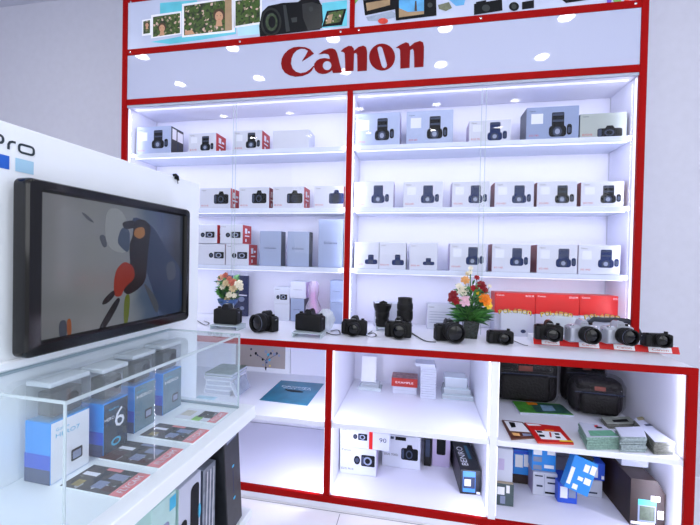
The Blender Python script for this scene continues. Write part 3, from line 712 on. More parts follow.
# lettered standee cards
yel = mat('print_yellow', 'e8d23a', .4, vary=.03); navyp = mat('print_navy', '2a3560', .4)
for i, (x0, x1, yt) in enumerate(((501, 529, 311), (543, 570, 313.5), (587, 617, 316))):
    Y = .405 - .015 * i; wa = at(x0, yt, Y=Y).x; wb = at(x1, yt, Y=Y).x; zt = at((x0 + x1) / 2, yt - 2.5, Y=Y).z; w = (wb - wa) * 1.12
    o = thing('card_standee', 'small white card topped with yellow arched lettering, ' + ['nearest the potted bouquet', 'above the dark mirrorless camera', 'above the pale silver camera'][i], 'sign card', ((wa + wb) / 2, Y, ZC), 0, 'small lettered cards before the red boxes')
    h = zt - ZC
    part('card', MB().box(-w * .44, w * .44, 0, .0015, .0005, h - .012, carton), o)
    part('foot', MB().box(-w * .2, w * .2, .0017, .03, .0005, .0025, carton), o)
    for j, ch in enumerate('Pokémon'):
        u = (j - 3) / 3.0; ww = w / 7.2
        T = Matrix.Translation((u * w * .44, 0, h - .022 - .007 * u * u)) @ Matrix.Rotation(u * .25, 4, 'Y')
        text(ch, navyp, o, -ww * .56, ww * .56, -.001, .0225, -.0006, T=T)
        text(ch, yel, o, -ww * .44, ww * .44, .001, .0205, -.0011, T=T)
    if i == 0: part('printed_disc', MB().prism(disc(w * .28, .026, .012, .009), 0, navyp, Matrix.Translation((0, -.0008, 0))), o)
# pale plastic wedge between the mirrorless and the white camera
p = at(572, 332, Y=.375)
o = thing('plastic_tray', 'translucent white plastic tray leaning behind the two left cameras of the tag strip', 'plastic tray', (p.x, .375, ZC))
part('tray', MB().prism([(-.10, .085), (-.075, .115), (.07, .105), (.085, .06), (.02, .001), (-.06, .001)], .02, milky), o)

# flowers
leafA = mat('leaf_green', '4c8a3e', .45, vary=.3, bscale=25); leafB = mat('leaf_dark', '24502c', .5, vary=.3, bscale=25); stemm = mat('stem_green', '4b7d3d', .5)
def petal(q, c, n, u, L, Wd, curl, m):
    v = n.cross(u).normalized(); rows = []
    for i in range(4):
        t = i / 3; wd = Wd * (.35 + .9 * t - .75 * t ** 3)
        ctr = c + u * (L * t * cos(curl * t)) + n * (L * t * sin(curl * (1 - .4 * t)))
        rows.append([ctr + v * (wd * s_) + n * (abs(s_) * wd * .35) for s_ in (-1, 0, 1)])
    o = len(q.v)
    for r in rows: q.v += r
    for i in range(3):
        for j in range(2): q.f.append([o + i * 3 + j, o + i * 3 + j + 1, o + (i + 1) * 3 + j + 1, o + (i + 1) * 3 + j]); q.fm.append(q.mi(m))
def bloom(q, c, r, m, n_dir=Vector((0, -.85, .5)), layers=4):
    n = Vector(n_dir).normalized(); a = n.cross(Vector((1, 0, .1))).normalized(); b = n.cross(a)
    for l in range(layers):
        k = 7 - l; cu_ = .25 + l * .38
        for i in range(k):
            t = 2 * pi * (i + .5 * (l % 2)) / k + random.random() * .3
            petal(q, c, n, (a * cos(t) + b * sin(t)), r * (1 - .14 * l), r * .42, cu_, m)
    q.lathe([(r * .12, 0), (r * .16, r * .3), (r * .05, r * .45)], m, Matrix.Translation(c) @ n.to_track_quat('Z', 'Y').to_matrix().to_4x4(), 8)
def blade(q, c, d, L, wd, m):
    d = Vector(d).normalized(); s_ = d.cross(Vector((0, -.6, .8))).normalized(); dr = Vector((0, 0, -1)); o = len(q.v)
    for i in range(4):
        t = i / 3; ww = wd * [.35, 1, .8, .05][i]; p_ = c + d * L * t + dr * L * .18 * t * t
        q.v += [p_ - s_ * ww, p_ + dr * (-ww * .2), p_ + s_ * ww]
    for i in range(3):
        for j in range(2): q.f.append([o + i * 3 + j, o + i * 3 + j + 1, o + (i + 1) * 3 + j + 1, o + (i + 1) * 3 + j]); q.fm.append(q.mi(m))
cr = {n_: mat('petal_' + n_, c_, .5, vary=.12, bscale=90) for n_, c_ in dict(red='a81424', crimson='8c1020', white='f0ead8', pink='eec6d8', orange='f08a1e', yellow='f2cf38', cream='dcc9a0', coral='c9705c', lily='e8b070', blush='eab79a').items()}
# big bouquet
PB = at(471, 339, Z=ZC); PB.y += .03
bq = thing('flower_arrangement', 'red, pink and orange flowers in a square black pot between two cameras', 'flowers', (PB.x, PB.y, ZC))
MI = Matrix.Translation((-PB.x, -PB.y, -ZC))
q = MB(); hp = .085
q.add([(-.027, -.027, .0006), (.027, -.027, .0006), (.027, .027, .0006), (-.027, .027, .0006), (-.037, -.037, hp), (.037, -.037, hp), (.037, .037, hp), (-.037, .037, hp), (-.032, -.032, hp), (.032, -.032, hp), (.032, .032, hp), (-.032, .032, hp)],
      [[3, 2, 1, 0], [0, 1, 5, 4], [1, 2, 6, 5], [2, 3, 7, 6], [3, 0, 4, 7], [4, 5, 9, 8], [5, 6, 10, 9], [6, 7, 11, 10], [7, 4, 8, 11], [8, 9, 10, 11]], mat('pot_black', '1b2420', .25, vary=.2))
part('pot', q, bq)
q = MB(); q2 = MB()
for k in range(190):
    t = random.random() * 2 * pi; hgt = .075 + random.random() ** 1.6 * .15; el = .1 + random.random() * .9
    c = Vector((cos(t) * .02, sin(t) * .02, hgt)); L = .045 + random.random() * (.06 if hgt < .15 else .035)
    blade(q, c, (cos(t), sin(t) * .8, el), L, .0055 + random.random() * .005, leafA if k % 3 else leafB)
part('foliage', q, bq)
Z8 = lambda x, y: (420 + x / 5.25, 250 + y / 5.25)
blooms = [(298, 146, 'red', .014), (283, 202, 'red', .018), (322, 186, 'crimson', .023), (340, 210, 'crimson', .016), (175, 237, 'crimson', .024), (190, 268, 'red', .022), (160, 262, 'crimson', .014), (224, 215, 'white', .028), (237, 270, 'pink', .030), (340, 262, 'orange', .032), (355, 290, 'yellow', .022), (238, 160, 'lily', .022), (266, 96, 'white', .012), (250, 125, 'cream', .012), (262, 118, 'white', .013), (366, 190, 'white', .010), (306, 228, 'yellow', .011), (205, 190, 'white', .016)]
for x, y, c_, r in blooms:
    yy = PB.y - .035 - random.random() * .02 if y > 150 else PB.y - .01
    w_ = at(*Z8(x, y), Y=yy) - Vector((PB.x, PB.y, ZC))
    q2.tube([Vector((0, 0, .07)), (w_ * .5 + Vector((0, 0, .03))), w_], .0016, stemm, 5)
    f = MB(); bloom(f, w_, r, cr[c_], Vector((w_.x * 4, -.8, .45)))
    part('blossom', f, bq, {'red': 'red blossom', 'crimson': 'deep red blossom', 'white': 'white blossom', 'pink': 'pale pink blossom', 'orange': 'orange blossom', 'yellow': 'yellow blossom', 'lily': 'peach blossom', 'cream': 'cream blossom'}[c_])
for k in range(26):
    t = random.random() * 2 * pi; w_ = Vector((cos(t) * .05 * random.random(), -.02 + sin(t) * .03, .14 + random.random() * .12))
    blade(q2, w_, (cos(t), -.3, .6), .035, .006, leafA)
part('stems', q2, bq)
# rose bouquet
PR = Vector((at(228, 300, Y=.40).x, .40, ZC))
bq = thing('flower_arrangement', 'cream and coral roses in a pale vase behind the leftmost camera', 'flowers', PR)
part('vase', MB().lathe([(.022, .0006), (.026, .01), (.034, .05), (.03, .085), (.026, .10), (.030, .108), (.027, .108), (.02, .09)], mat('vase_glaze', 'b9c4ae', .2, vary=.2, bscale=30), seg=20), bq)
part('ribbon', MB().lathe([(.031, .078), (.052, .10), (.058, .122), (.054, .12), (.03, .09)], mat('blue_tissue', '3f5f92', .5, vary=.2, bscale=60), seg=14, caps=False), bq, 'blue tissue ribbon')
q = MB(); q2 = MB()
for k in range(75):
    t = random.random() * 2 * pi; hgt = .10 + random.random() * .13
    blade(q, Vector((cos(t) * .02, sin(t) * .02, hgt)), (cos(t), sin(t), .3 + random.random()), .04 + random.random() * .03, .011, leafB if k % 2 else leafA)
part('foliage', q, bq)
Z1 = lambda x, y: (180 + x / 7, 270 + y / 7)
for x, y, c_, r in ((288, 55, 'blush', .022), (318, 38, 'coral', .018), (330, 92, 'cream', .026), (370, 88, 'coral', .024), (412, 100, 'white', .026), (372, 130, 'cream', .024), (300, 120, 'white', .018), (425, 128, 'white', .016), (345, 60, 'coral', .016), (345, 175, 'white', .020), (330, 205, 'cream', .018), (380, 180, 'white', .016), (268, 95, 'white', .012)):
    w_ = at(*Z1(x, y), Y=PR.y - .04) - PR
    q2.tube([Vector((0, 0, .09)), w_ * .6 + Vector((0, 0, .02)), w_], .0018, stemm, 5)
    f = MB(); bloom(f, w_, r, cr[c_], Vector((w_.x * 4, -.8, .45)))
    part('blossom', f, bq, {'blush': 'pinkish', 'coral': 'coral', 'cream': 'cream', 'white': 'white'}[c_] + ' rose')
part('stems', q2, bq)
# navy poster card behind the roses
p0 = at(222, 275, Y=.55); p1 = at(248, 317, Y=.55)
o = thing('poster_card', 'dark navy printed card leaning behind the rose bouquet', 'poster', ((p0.x + p1.x) / 2, .55, ZC))
w = (p1.x - p0.x) / 2; h = p0.z - ZC
part('card', MB().box(-w, w, 0, .006, .0006, h, mat('navy_card', '2c3258', .3, vary=.15, bscale=20)), o)
q = MB()
for cx, cz, r in ((.35, .82, .016), (-.1, .9, .01), (.5, .42, .02), (.1, .36, .012), (.55, .2, .014), (-.5, .7, .012)): q.prism(disc(cx * w, cz * h, r, r * .8), 0, inkl, Matrix.Translation((0, -.0008, 0)))
q.prism([(-w * .9, h * .52), (w * .9, h * .5), (w * .9, h * .53), (-w * .9, h * .55)], 0, inkw, Matrix.Translation((0, -.0008, 0)))
part('printed_dots', q, o)
# pink reflection in the glass, shaped as a translucent body
PG = at(313, 320, Y=.47)
o = thing('pink_reflection', 'tall pink translucent reflection shape beside the small boxes behind the counter cameras', 'reflection shape', (PG.x, .47, ZC))
pinkm = glassmat('reflection_pink', (.98, .72, .95), rough=.3, milk=.25)
prof = [(.03, .0006), (.045, .03), (.04, .09), (.022, .13), (.03, .17), (.028, .21), (.015, .235)]
q = MB(); q.lathe(prof, pinkm, seg=22, caps=False)
for i, v in enumerate(q.v): v.x *= 1 + .18 * sin(i * 2.1); v.y *= 1 + .18 * cos(i * 1.7)
part('wrap', q, o); part('reflection_core', MB().lathe([(.02, .001), (.024, .06), (.016, .12), (.018, .17)], mat('reflection_magenta', 'b878b8', .5, vary=.3, bscale=30), seg=14), o)
# crumpled plastic
def crumple(q, c, rx, ry, rz_, m, amp=.25, n=14):
    vs = []; 
    for i in range(n + 1):
        for k in range(2 * n):
            t = pi * i / n; a = pi * k / n
            r = 1 + amp * (sin(5 * a + 3 * t + 1.3 * k % 3) * .5 + (random.random() - .5) * .8) * sin(t)
            vs.append(Vector((c[0] + rx * r * sin(t) * cos(a), c[1] + ry * r * sin(t) * sin(a), max(c[2] + rz_ * r * cos(t), .0006))))
    fs = [[i * 2 * n + k, i * 2 * n + (k + 1) % (2 * n), (i + 1) * 2 * n + (k + 1) % (2 * n), (i + 1) * 2 * n + k][::-1] for i in range(n) for k in range(2 * n)]
    q.add(vs, fs, m)
q = MB(); crumple(q, (0, 0, .055), .042, .04, .055, milky)
o = part('plastic_bag', q); o.location = (at(331, 312, Y=.36).x - .005, .27, ZC); tag(o, 'crumpled clear plastic bag beside the middle red upright', 'plastic bag')

# ================================================================== lower left compartment
ZS = .4456; ZB = .1316
def lbox(name, label, cat, x0, x1, yt, yb, zb, d, m, side=None, top=None, rz=0, group=None, dy=0, Y=None, parts=None):
    """a carton: x0..x1 the front face's pixel columns, yb the pixel row where its front bottom edge stands on zb"""
    c = at((x0 + x1) / 2, yb, Z=zb) if Y is None else at((x0 + x1) / 2, yb, Y=Y)
    yf = c.y if Y is None else Y
    a = at(x0, yb, Y=yf).x; b = at(x1, yb, Y=yf).x; zt = at((x0 + x1) / 2, yt, Y=yf).z
    o = thing(name, label, cat, ((a + b) / 2, yf + d / 2, zb), rz, group)
    w, h = b - a, zt - zb
    part('carton', MB().box(-w / 2, w / 2, -d / 2, d / 2, .0004, h, m, .0015, sides={'-x': side or m, '+x': side or m, '+z': top or m}), o)
    return o, w, h
def stickers(o, w, h, d, lst, name='sticker'):
    q = MB()
    for i, (a, b, c, e, mm) in enumerate(lst):
        if name != 'printed_lines': q = MB()
        q.flat([(-w / 2 + a * w, -d / 2 - .0006 - .0002 * i, c * h), (-w / 2 + b * w, -d / 2 - .0006 - .0002 * i, c * h), (-w / 2 + b * w, -d / 2 - .0006 - .0002 * i, e * h), (-w / 2 + a * w, -d / 2 - .0006 - .0002 * i, e * h)], mm)
        if name != 'printed_lines': part(name, q, o)
    if name == 'printed_lines': part(name, q, o)
# stack of books / boxed albums
base = at(219, 390, Z=ZS); y0 = .16; zc_ = ZS
xa, xb = at(204, 380, Y=y0).x, at(231, 380, Y=y0).x
hs = [.024, .022, .024, .02, .016]; pm = mat('page_white', 'b9bed0', .6, vary=.05, bscale=200); cols = [paper, paper, paper, paper, mat('grey_green_cover', '7d8c82', .5, vary=.25, bscale=30)]
names = ['bottom', 'second from the bottom', 'middle', 'second from the top', 'grey-green topmost']
for k, h in enumerate(hs):
    w = (xb - xa) * (1 - .02 * (k % 2)); dx = .004 * (k % 3 - 1)
    o = thing('book', names[k] + ' book of the pile on the shelf seen through the glass case', 'book', ((xa + xb) / 2 + dx, y0 + .09, zc_ + .0004), radians((k % 3 - 1) * 3), 'books piled in the left compartment')
    part('page_block', MB().box(-w / 2 + .003, w / 2 - .001, -.078, .078, .003, h - .003, pm), o)
    part('cover', MB().box(-w / 2, w / 2, -.08, .08, 0, .0028, cols[k]).box(-w / 2, w / 2, -.08, .08, h - .0028, h, cols[k]).box(-w / 2, -w / 2 + .003, -.08, .08, .0028, h - .0028, cols[k]), o)
    zc_ += h + .0006
o = thing('book', 'slim book propped on edge against the right side of the book pile', 'book', (xb + .035, y0 + .06, ZS + .0065), 0)
MM = Matrix.Rotation(radians(-24), 4, 'Y')
part('page_block', MB().box(-.009, .009, -.06, .06, .003, .072, pm, M=MM), o); part('cover', MB().box(-.0115, -.0092, -.062, .062, .0, .075, paper, M=MM).box(.0092, .0115, -.062, .062, .0, .075, mat('grey_cover', '8e96a6', .5, vary=.2, bscale=30), M=MM), o)
# floral picture
p0 = at(232, 342, Y=.565); p1 = at(290, 375, Y=.565)
o = thing('picture_board', 'pale framed picture of blue and white flowers at the back of the left compartment', 'picture', ((p0.x + p1.x) / 2, .56, ZS))
w = (p1.x - p0.x) / 2; h = .745 - ZS
part('frame', MB().box(-w, w, 0, .012, .0006, h, paper, .001), o)
part('picture', MB().box(-w + .03, w - .03, -.001, 0, .03, h, mat('taupe_print', 'a39a98', .5, vary=.06, bscale=8)), o)
q = MB(); random.seed(5)
def z6(x, y): return (240 + x / 11.67, 335 + y / 11.67)
for x, y, r, c_ in ((130, 165, 14, inkm), (125, 240, 12, ink), (185, 215, 18, ink), (205, 235, 10, inkb), (265, 285, 16, ink), (300, 195, 20, inkl), (330, 230, 18, cyan), (360, 215, 16, inkm), (400, 225, 22, inkl), (430, 215, 16, inkm), (455, 240, 16, inkl), (310, 310, 28, inkl), (310, 320, 12, inkb), (345, 290, 16, cyan), (300, 385, 14, ink), (301, 405, 9, ink), (350, 360, 10, cr['yellow']), (270, 350, 12, inkl), (380, 185, 14, inkl)):
    v = at(*z6(x, y), Y=.558); q.prism(disc(v.x - o.location.x, min(v.z - ZS, h - .01), r / 11.67 * .0052, r / 11.67 * .0060, 9), 0, c_, Matrix.Translation((0, -.0016, 0)))
for (x, y, x2, y2) in ((185, 220, 300, 300), (300, 300, 300, 400), (300, 300, 440, 220), (300, 300, 360, 200)):
    a = at(*z6(x, y), Y=.558); b = at(*z6(x2, y2), Y=.558)
    q.tube([(a.x - o.location.x, -.0012, a.z - ZS), (b.x - o.location.x, -.0012, b.z - ZS)], .0012, inkb, 4)
part('printed_flowers', q, o)
# blue flyer
c = at(292, 392, Z=ZS + .002)
fl = [at(x, y, Z=ZS + .0004) for x, y in ((281, 380.6), (259.4, 400), (307.4, 405.7), (324, 384))]
cx, cy = sum(v.x for v in fl) / 4, sum(v.y for v in fl) / 4
o = thing('flyer', 'teal blue flyer with a dark device and pale lettering lying on the left shelf', 'flyer', (cx, cy, ZS))
q = MB(); pts = [(v.x - cx, v.y - cy) for v in fl]
q.add([(a, b, .0004) for a, b in pts] + [(a, b, .0022) for a, b in pts], [[3, 2, 1, 0], [4, 5, 6, 7]] + [[i, (i + 1) % 4, 4 + (i + 1) % 4, 4 + i] for i in range(4)], mat('teal_print', '12708e', .3, vary=.25, bscale=14))
part('sheet', q, o)
wv = (fl[3] - fl[0]); T = Matrix.Translation((0, 0, .0026)) @ TOP
hw = .085
text('DRONES', inkw, o, -hw, hw * .9, .052, .070, 0, T=T); text('PLAY CAM', inkw, o, -hw * .8, hw * .95, .032, .045, 0, T=T)
q = MB(); q.prism([(-.05, .012), (-.035, .02), (.03, .018), (.055, .006), (.05, -.008), (.0, -.012), (-.03, -.004)], 0, ink, T).prism([(-.052, .004), (-.05, .028), (-.042, .028), (-.044, .004)], 0, ink, T)
part('printed_device', q, o)
for i, (x, y, m_) in enumerate(((206, 398, mat('pale_blue_print', 'a6d4ec', .4, vary=.3, bscale=30)),)):
    v = at(x, y, Z=ZS); o = part('leaflet', MB().box(-.05, .05, -.02, .02, .0004, .0016, m_)); o.location = (v.x, v.y, ZS); tag(o, 'pale blue leaflet on the shelf in front of the book pile', 'leaflet')

# ================================================================== middle compartment
# acrylic card stand
p = at(368, 391, Z=ZS)
o = thing('card_stand', 'clear tray holding an upright blank white card at the left of the middle shelf', 'card stand', (p.x + .005, p.y + .055, ZS))
part('tray', MB().box(-.062, .062, -.05, .05, .0005, .004, glassedge).box(-.062, .062, -.052, -.048, .0005, .018, milky).box(-.05, .05, -.03, .045, .004, .028, milky, .004), o)
part('card', MB().box(-.042, .040, -.001, .001, 0, .135, paper, .0006, M=Matrix.Translation((-.01, .0, .03)) @ Matrix.Rotation(radians(-10), 4, 'X')), o, 'blank white card')
# white boxes under the red one
a = None
for k in range(2):
    zb = ZS + k * .0185
    pf = at(404.5, 394, Z=ZS); xa, xb = at(392.5, 392, Y=pf.y).x, at(416.5, 392, Y=pf.y).x
    o = thing('slim_box', ['lower', 'upper'][k] + ' slim white box under the dark red lettered box', 'box', ((xa + xb) / 2, pf.y + .045, zb), 0, 'slim white boxes')
    part('carton', MB().box(-(xb - xa) / 2, (xb - xa) / 2, -.045, .045, .0004, .018, carton, .001), o)
zr = ZS + .0375; xa, xb = at(391.5, 385, Y=pf.y).x, at(417.5, 385, Y=pf.y).x; w = xb - xa
o = thing('red_box', 'dark red lettered box on top of slim white boxes in the middle compartment', 'box', ((xa + xb) / 2, pf.y + .045, zr))
part('carton', MB().box(-w / 2, w / 2, -.05, .05, .0004, .045, mat('brick_red_carton', 'b02a24', .4, vary=.08, bscale=30), .0015, sides={'+z': mat('mottled_lid', '8c6a70', .5, vary=.4, bscale=60)}), o)
text('EXAMPLE', inkw, o, -w * .34, w * .34, .018, .028, -.0506)
# tall stack of 14 thin white boxes
pf = at(430, 399, Z=ZS); xa, xb = at(420.3, 385, Y=pf.y).x, at(436, 385, Y=pf.y).x; w = xb - xa; zt = at(428, 367, Y=pf.y).z; nst = 13; hh = (zt - ZS) / nst
for k in range(nst):
    o = thing('thin_box', 'thin white box, number %s from the bottom of the tall white stack' % ['one', 'two', 'three', 'four', 'five', 'six', 'seven', 'eight', 'nine', 'ten', 'eleven', 'twelve', 'thirteen'][k], 'box', ((xa + xb) / 2 + random.uniform(-.001, .001), pf.y + .04, ZS + k * hh), 0, 'thin white boxes stacked in the middle compartment')
    part('carton', MB().box(-w / 2, w / 2, -.04, .04, .0004, hh - .0012, carton, .0008), o)
o = thing('thin_box', 'wider white box lying across the top of the tall white stack', 'box', ((xa + xb) / 2 - .012, pf.y + .035, ZS + nst * hh + .0002))
part('carton', MB().box(-w * .68, w * .55, -.04, .04, .0004, .016, carton, .001), o)
# clear plastic boxes
pf = at(457, 400, Z=ZS); Xc = at(457, 395, Y=pf.y).x
zc_ = ZS
for k, (hw, h, dp) in enumerate(((.075, .022, .06), (.066, .03, .055), (.056, .055, .05))):
    o = thing('clear_case', ['flat bottom', 'middle', 'domed top'][k] + ' clear plastic case of the pile right of the tall white stack', 'plastic case', (Xc + [.004, 0, -.004][k], pf.y + .06, zc_ + .0005), 0, 'clear plastic cases')
    part('case', MB().box(-hw, hw, -dp, dp, .0, h, milky, .01 if k else .003, seg=2), o)
    part('rim', MB().box(-hw - .002, hw + .002, -dp - .002, -dp, 0, .004, glassedge).box(-hw - .002, hw + .002, -dp - .002, -dp, h - .004, h, glassedge), o)
    zc_ += h + .0006
# lower middle
o, w, h = lbox('camera_box', 'white box with silver compact picture, underneath another box in the middle compartment', 'camera box', 339.5, 376, 448, 475, ZB, .09, carton, cartside, group='boxes low in the middle compartment')
q = icon('pair', -.02, w * .46, h * .35, h * .8, ink); part('printed_camera', q, o, M=Matrix.Translation((0, -.0458, 0))); text('Canon', ink, o, -w * .45, -w * .2, h * .86, h * .93, -.0456); text('EOS M10', ink, o, -w * .45, -w * .12, h * .16, h * .24, -.0456, 'model_lettering')
yf = o.location.y; z2 = ZB + h + .0006
a = at(340, 440, Y=yf - .045).x; b = at(369, 440, Y=yf - .045).x; w = b - a; zt = at(355, 427.5, Y=yf - .045).z; h2 = zt - z2
o = thing('camera_box', 'white camera box with two small cameras printed, stacked at the left of the middle compartment', 'camera box', ((a + b) / 2, yf, z2), 0, 'boxes low in the middle compartment')
part('carton', MB().box(-w / 2, w / 2, -.045, .045, .0004, h2, carton, .001), o); part('printed_camera', icon('pair', -.05 * w, w * .44, h2 * .4, h2 * .75, ink), o, M=Matrix.Translation((0, -.0458, 0)))
text('Canon', ink, o, -w * .42, -w * .12, h2 * .84, h2 * .92, -.0456)
a2 = at(389.5, 440, Y=yf - .045).x; w2 = a2 - b - .001
o = thing('slim_box', 'small white box with a red end beside the upper box low in the middle compartment', 'box', (b + .001 + w2 / 2, yf, z2), 0)
part('carton', MB().box(-w2 / 2, w2 / 2, -.045, .03, .0004, h2 * .86, carton, .001), o); part('red_end', MB().box(-w2 / 2 - .0005, -w2 / 2 + .016, -.0458, .03, .0004, h2 * .88, redbox), o, 'bright red end')
text('90', inkm, o, .0, w2 * .35, h2 * .4, h2 * .62, -.0456)
o, w, h = lbox('camera_box', 'larger white box printed with a front-on black camera in the middle compartment', 'camera box', 382, 420, 436, 468, ZB, .12, carton, cartsided, group='boxes low in the middle compartment')
part('printed_camera', icon('wide', w * .0, w * .44, h * .25, h * .75, ink), o, M=Matrix.Translation((0, -.0608, 0))); text('EOS 700D', ink, o, -w * .44, -w * .08, h * .36, h * .43, -.0606, 'model_lettering')
stickers(o, w, h, .12, [(.03, .3, .88, .96, inkm), (.34, .62, .86, .97, ink)], 'printed_strip')
yb_ = o.location.y + .06
o, w, h = lbox('camera_box', 'grey box with a black lens printed on it behind the larger camera box', 'camera box', 432, 450, 427, 454, ZB, .09, cartside, cartsided, group='boxes low in the middle compartment', Y=.33)
part('printed_lens', MB().prism(rrect(-w * .25, w * .25, h * .3, h * .85, .008), 0, ink), o, M=Matrix.Translation((0, -.0458, 0)))
o, w, h = lbox('camera_box', 'dark box standing between the larger white camera box and the grey lens box', 'camera box', 424, 431, 428, 455, ZB, .09, blacks, blacks, Y=.32)
stickers(o, w, h, .09, [(.2, .8, .25, .7, inkm)])
# long black tripod box
fr = [at(x, y, Z=ZB) for x, y in ((460, 493.5), (481, 496))]
wv = fr[1].x - fr[0].x; yf = (fr[0].y + fr[1].y) / 2; zt = at(468, 470, Y=yf).z; ang = radians(4.5); Lb = .42
o = thing('tripod_box', 'long black lettered tripod box lying lengthwise at the right of the middle compartment', 'box', (fr[0].x + wv / 2, yf, ZB + .0005), ang)
h = zt - ZB
part('carton', MB().box(-wv / 2, wv / 2, .0, Lb, .0, h, mat('tripod_carton', '15161c', .35, vary=.2, bscale=20), .002), o)
stickers(o, wv, h, 0, [(.12, .72, .1, .95, mat('benro_blue', '3f86d8', .4)), (.14, .7, .25, .72, inkm), (.2, .5, .35, .62, inkw), (.78, .96, .04, .14, inkw)], 'label_sticker')
TT = Matrix.Translation((-wv * .05, .15, h + .0008)) @ Matrix.Rotation(pi / 2, 4, 'Z') @ TOP
text('BENRO', inkw, o, -.115, .045, -.002 - wv * .0, wv * .30, 0, T=TT)
part('printed_panel', MB().prism([(-.06, -wv * .32), (.06, -wv * .32), (.06, -wv * .16), (-.06, -wv * .16)], 0, mat('print_petrol', '2f6a88', .4, vary=.2, bscale=30), TT), o)

# ================================================================== right compartment, upper shelf
bagm = mat('bag_nylon', '0d090b', .5, spec=.3, bump=.5, bscale=110, vary=.35); wrapm = mat('bag_film', '4a4650', .12, bump=1.0, bscale=24, alpha=.13, spec=.9); orange = mat('bag_patch', '7c3a30', .5, vary=.2, bscale=60)
def bag(label, loc, w, d, h, rz):
    o = thing('camera_bag', label, 'camera bag', loc, rz, 'black camera bags in plastic')
    q = MB(); q.box(-w / 2, w / 2, -d / 2, d / 2, .004, h * .86, bagm, .045, seg=5); part('body', q, o)
    part('front_pocket', MB().box(-w * .36, w * .36, -d / 2 - .022, -d / 2 + .02, .015, h * .6, bagm, .02, seg=4), o)
    part('lid_flap', MB().box(-w * .43, w * .43, -d / 2 - .012, d * .3, h * .62, h * .90, bagm, .028, seg=4), o)
    part('zipper', MB().tube([(-w * .45, -d / 2 - .006, h * .58), (-w * .2, -d / 2 - .015, h * .60), (w * .2, -d / 2 - .015, h * .60), (w * .45, -d / 2 - .006, h * .58)], .0022, inkm, 6), o)
    part('handle', MB().tube([(-w * .2, -.01, h * .84), (-w * .14, -.015, h * .98), (w * .14, -.015, h * .98), (w * .2, -.01, h * .84)], .008, rubber, 8, .5), o)
    part('logo_patch', MB().box(-w * .10, w * .10, -d / 2 - .0145, -d / 2 - .012, h * .66, h * .76, orange, .001), o, 'small orange red patch')
    q = MB(); q.box(-w * .53, w * .53, -d * .60, d * .56, .001, h * 1.0, wrapm, .05, seg=4)
    for v in q.v: v.x += random.uniform(-.004, .004); v.y += random.uniform(-.004, .004)
    part('plastic_wrap', q, o, 'clear crinkled plastic wrap')
    return o
a = at(536, 402, Z=ZS)
bag('black padded camera bag in clear plastic at the left, behind the green magazine', (.53, .49, ZS), .325, .13, .25, radians(1))
bag('black padded camera bag in clear plastic nearest the right panel, behind the magazine stacks', (.825, .38, ZS), .22, .10, .19, radians(-4))
bag('black padded camera bag mostly hidden behind the other two against the back', (.83, .52, ZS), .2, .07, .265, 0)
# magazines
def sheet_thing(name, label, cat, px, zs, h, m_, pages=None, z=None, group=None):
    P = [at(x, y, Z=zs + h) for x, y in px]; cx, cy = sum(v.x for v in P) / 4, sum(v.y for v in P) / 4
    o = thing(name, label, cat, (cx, cy, zs), 0, group); pts = [(v.x - cx, v.y - cy) for v in P]
    ar = sum(pts[i][0] * pts[(i + 1) % 4][1] - pts[(i + 1) % 4][0] * pts[i][1] for i in range(4))
    if ar < 0: pts = pts[::-1]
    def slab(z0, z1, mm): return MB().add([(a, b, z0) for a, b in pts] + [(a, b, z1) for a, b in pts], [[3, 2, 1, 0], [4, 5, 6, 7]] + [[i, (i + 1) % 4, 4 + (i + 1) % 4, 4 + i] for i in range(4)], mm)
    if pages: part('page_block', slab(.0004, h - .0012, pages), o); part('cover', slab(h - .001, h, m_), o)
    else: part('sheet', slab(.0004, h, m_), o)
    return o, (lambda x, y, k=0: (lambda v: (v.x - cx, v.y - cy, h + .0005 + k * .0003))(at(x, y, Z=zs + h)))
def deco(o, f, lst, name='printed_picture'):
    q = MB()
    for i, (l, mm) in enumerate(lst):
        pts = [f(x, y, i) for x, y in l]
        ar = sum(pts[j][0] * pts[(j + 1) % len(pts)][1] - pts[(j + 1) % len(pts)][0] * pts[j][1] for j in range(len(pts)))
        q.flat(pts if ar > 0 else pts[::-1], mm)
    part(name, q, o)
grn = mat('print_leaf_green', '4f9a3a', .4, vary=.35, bscale=30)
o, f = sheet_thing('magazine', 'open green and blue magazine lying in front of the left camera bag', 'magazine', ((520, 412), (512, 401), (560, 404), (574, 415)), ZS, .008, grn, pm)
deco(o, f, [([(530, 403), (562, 405), (572, 414), (536, 412)], mat('print_dark_teal', '2f5a50', .4, vary=.4, bscale=40)), ([(540, 405), (552, 406), (556, 411), (543, 411)], mat('print_sky_pale', '86a8c4', .4, vary=.2, bscale=40)), ([(526, 402), (536, 403), (538, 405), (528, 405)], cr['orange'])])
Z5 = lambda x, y: (495 + x / 6.667, 395 + y / 6.667)
o, f = sheet_thing('booklet', 'brown and white booklet at the left, tucked beside the red booklet', 'booklet', (Z5(45, 165), Z5(185, 180), Z5(285, 280), Z5(110, 292)), ZS, .006, mat('print_brown', '5e3226', .35, vary=.2, bscale=30), mat('brown_edge', '6e4a3e', .5))
deco(o, f, [([Z5(60, 172), Z5(180, 186), Z5(235, 250), Z5(100, 240)], inkw), ([Z5(90, 180), Z5(130, 185), Z5(140, 215), Z5(110, 218)], ink), ([Z5(110, 252), Z5(160, 256), Z5(170, 275), Z5(125, 272)], cr['lily']), ([Z5(180, 258), Z5(240, 262), Z5(245, 276), Z5(190, 275)], inkl)])
o, f = sheet_thing('booklet', 'red and yellow booklet with small camera pictures at the front of the right shelf', 'booklet', (Z5(195, 183), Z5(430, 208), Z5(525, 320), Z5(285, 310)), ZS, .008, redbox, mat('red_edge', 'c8402c', .5, vary=.2))
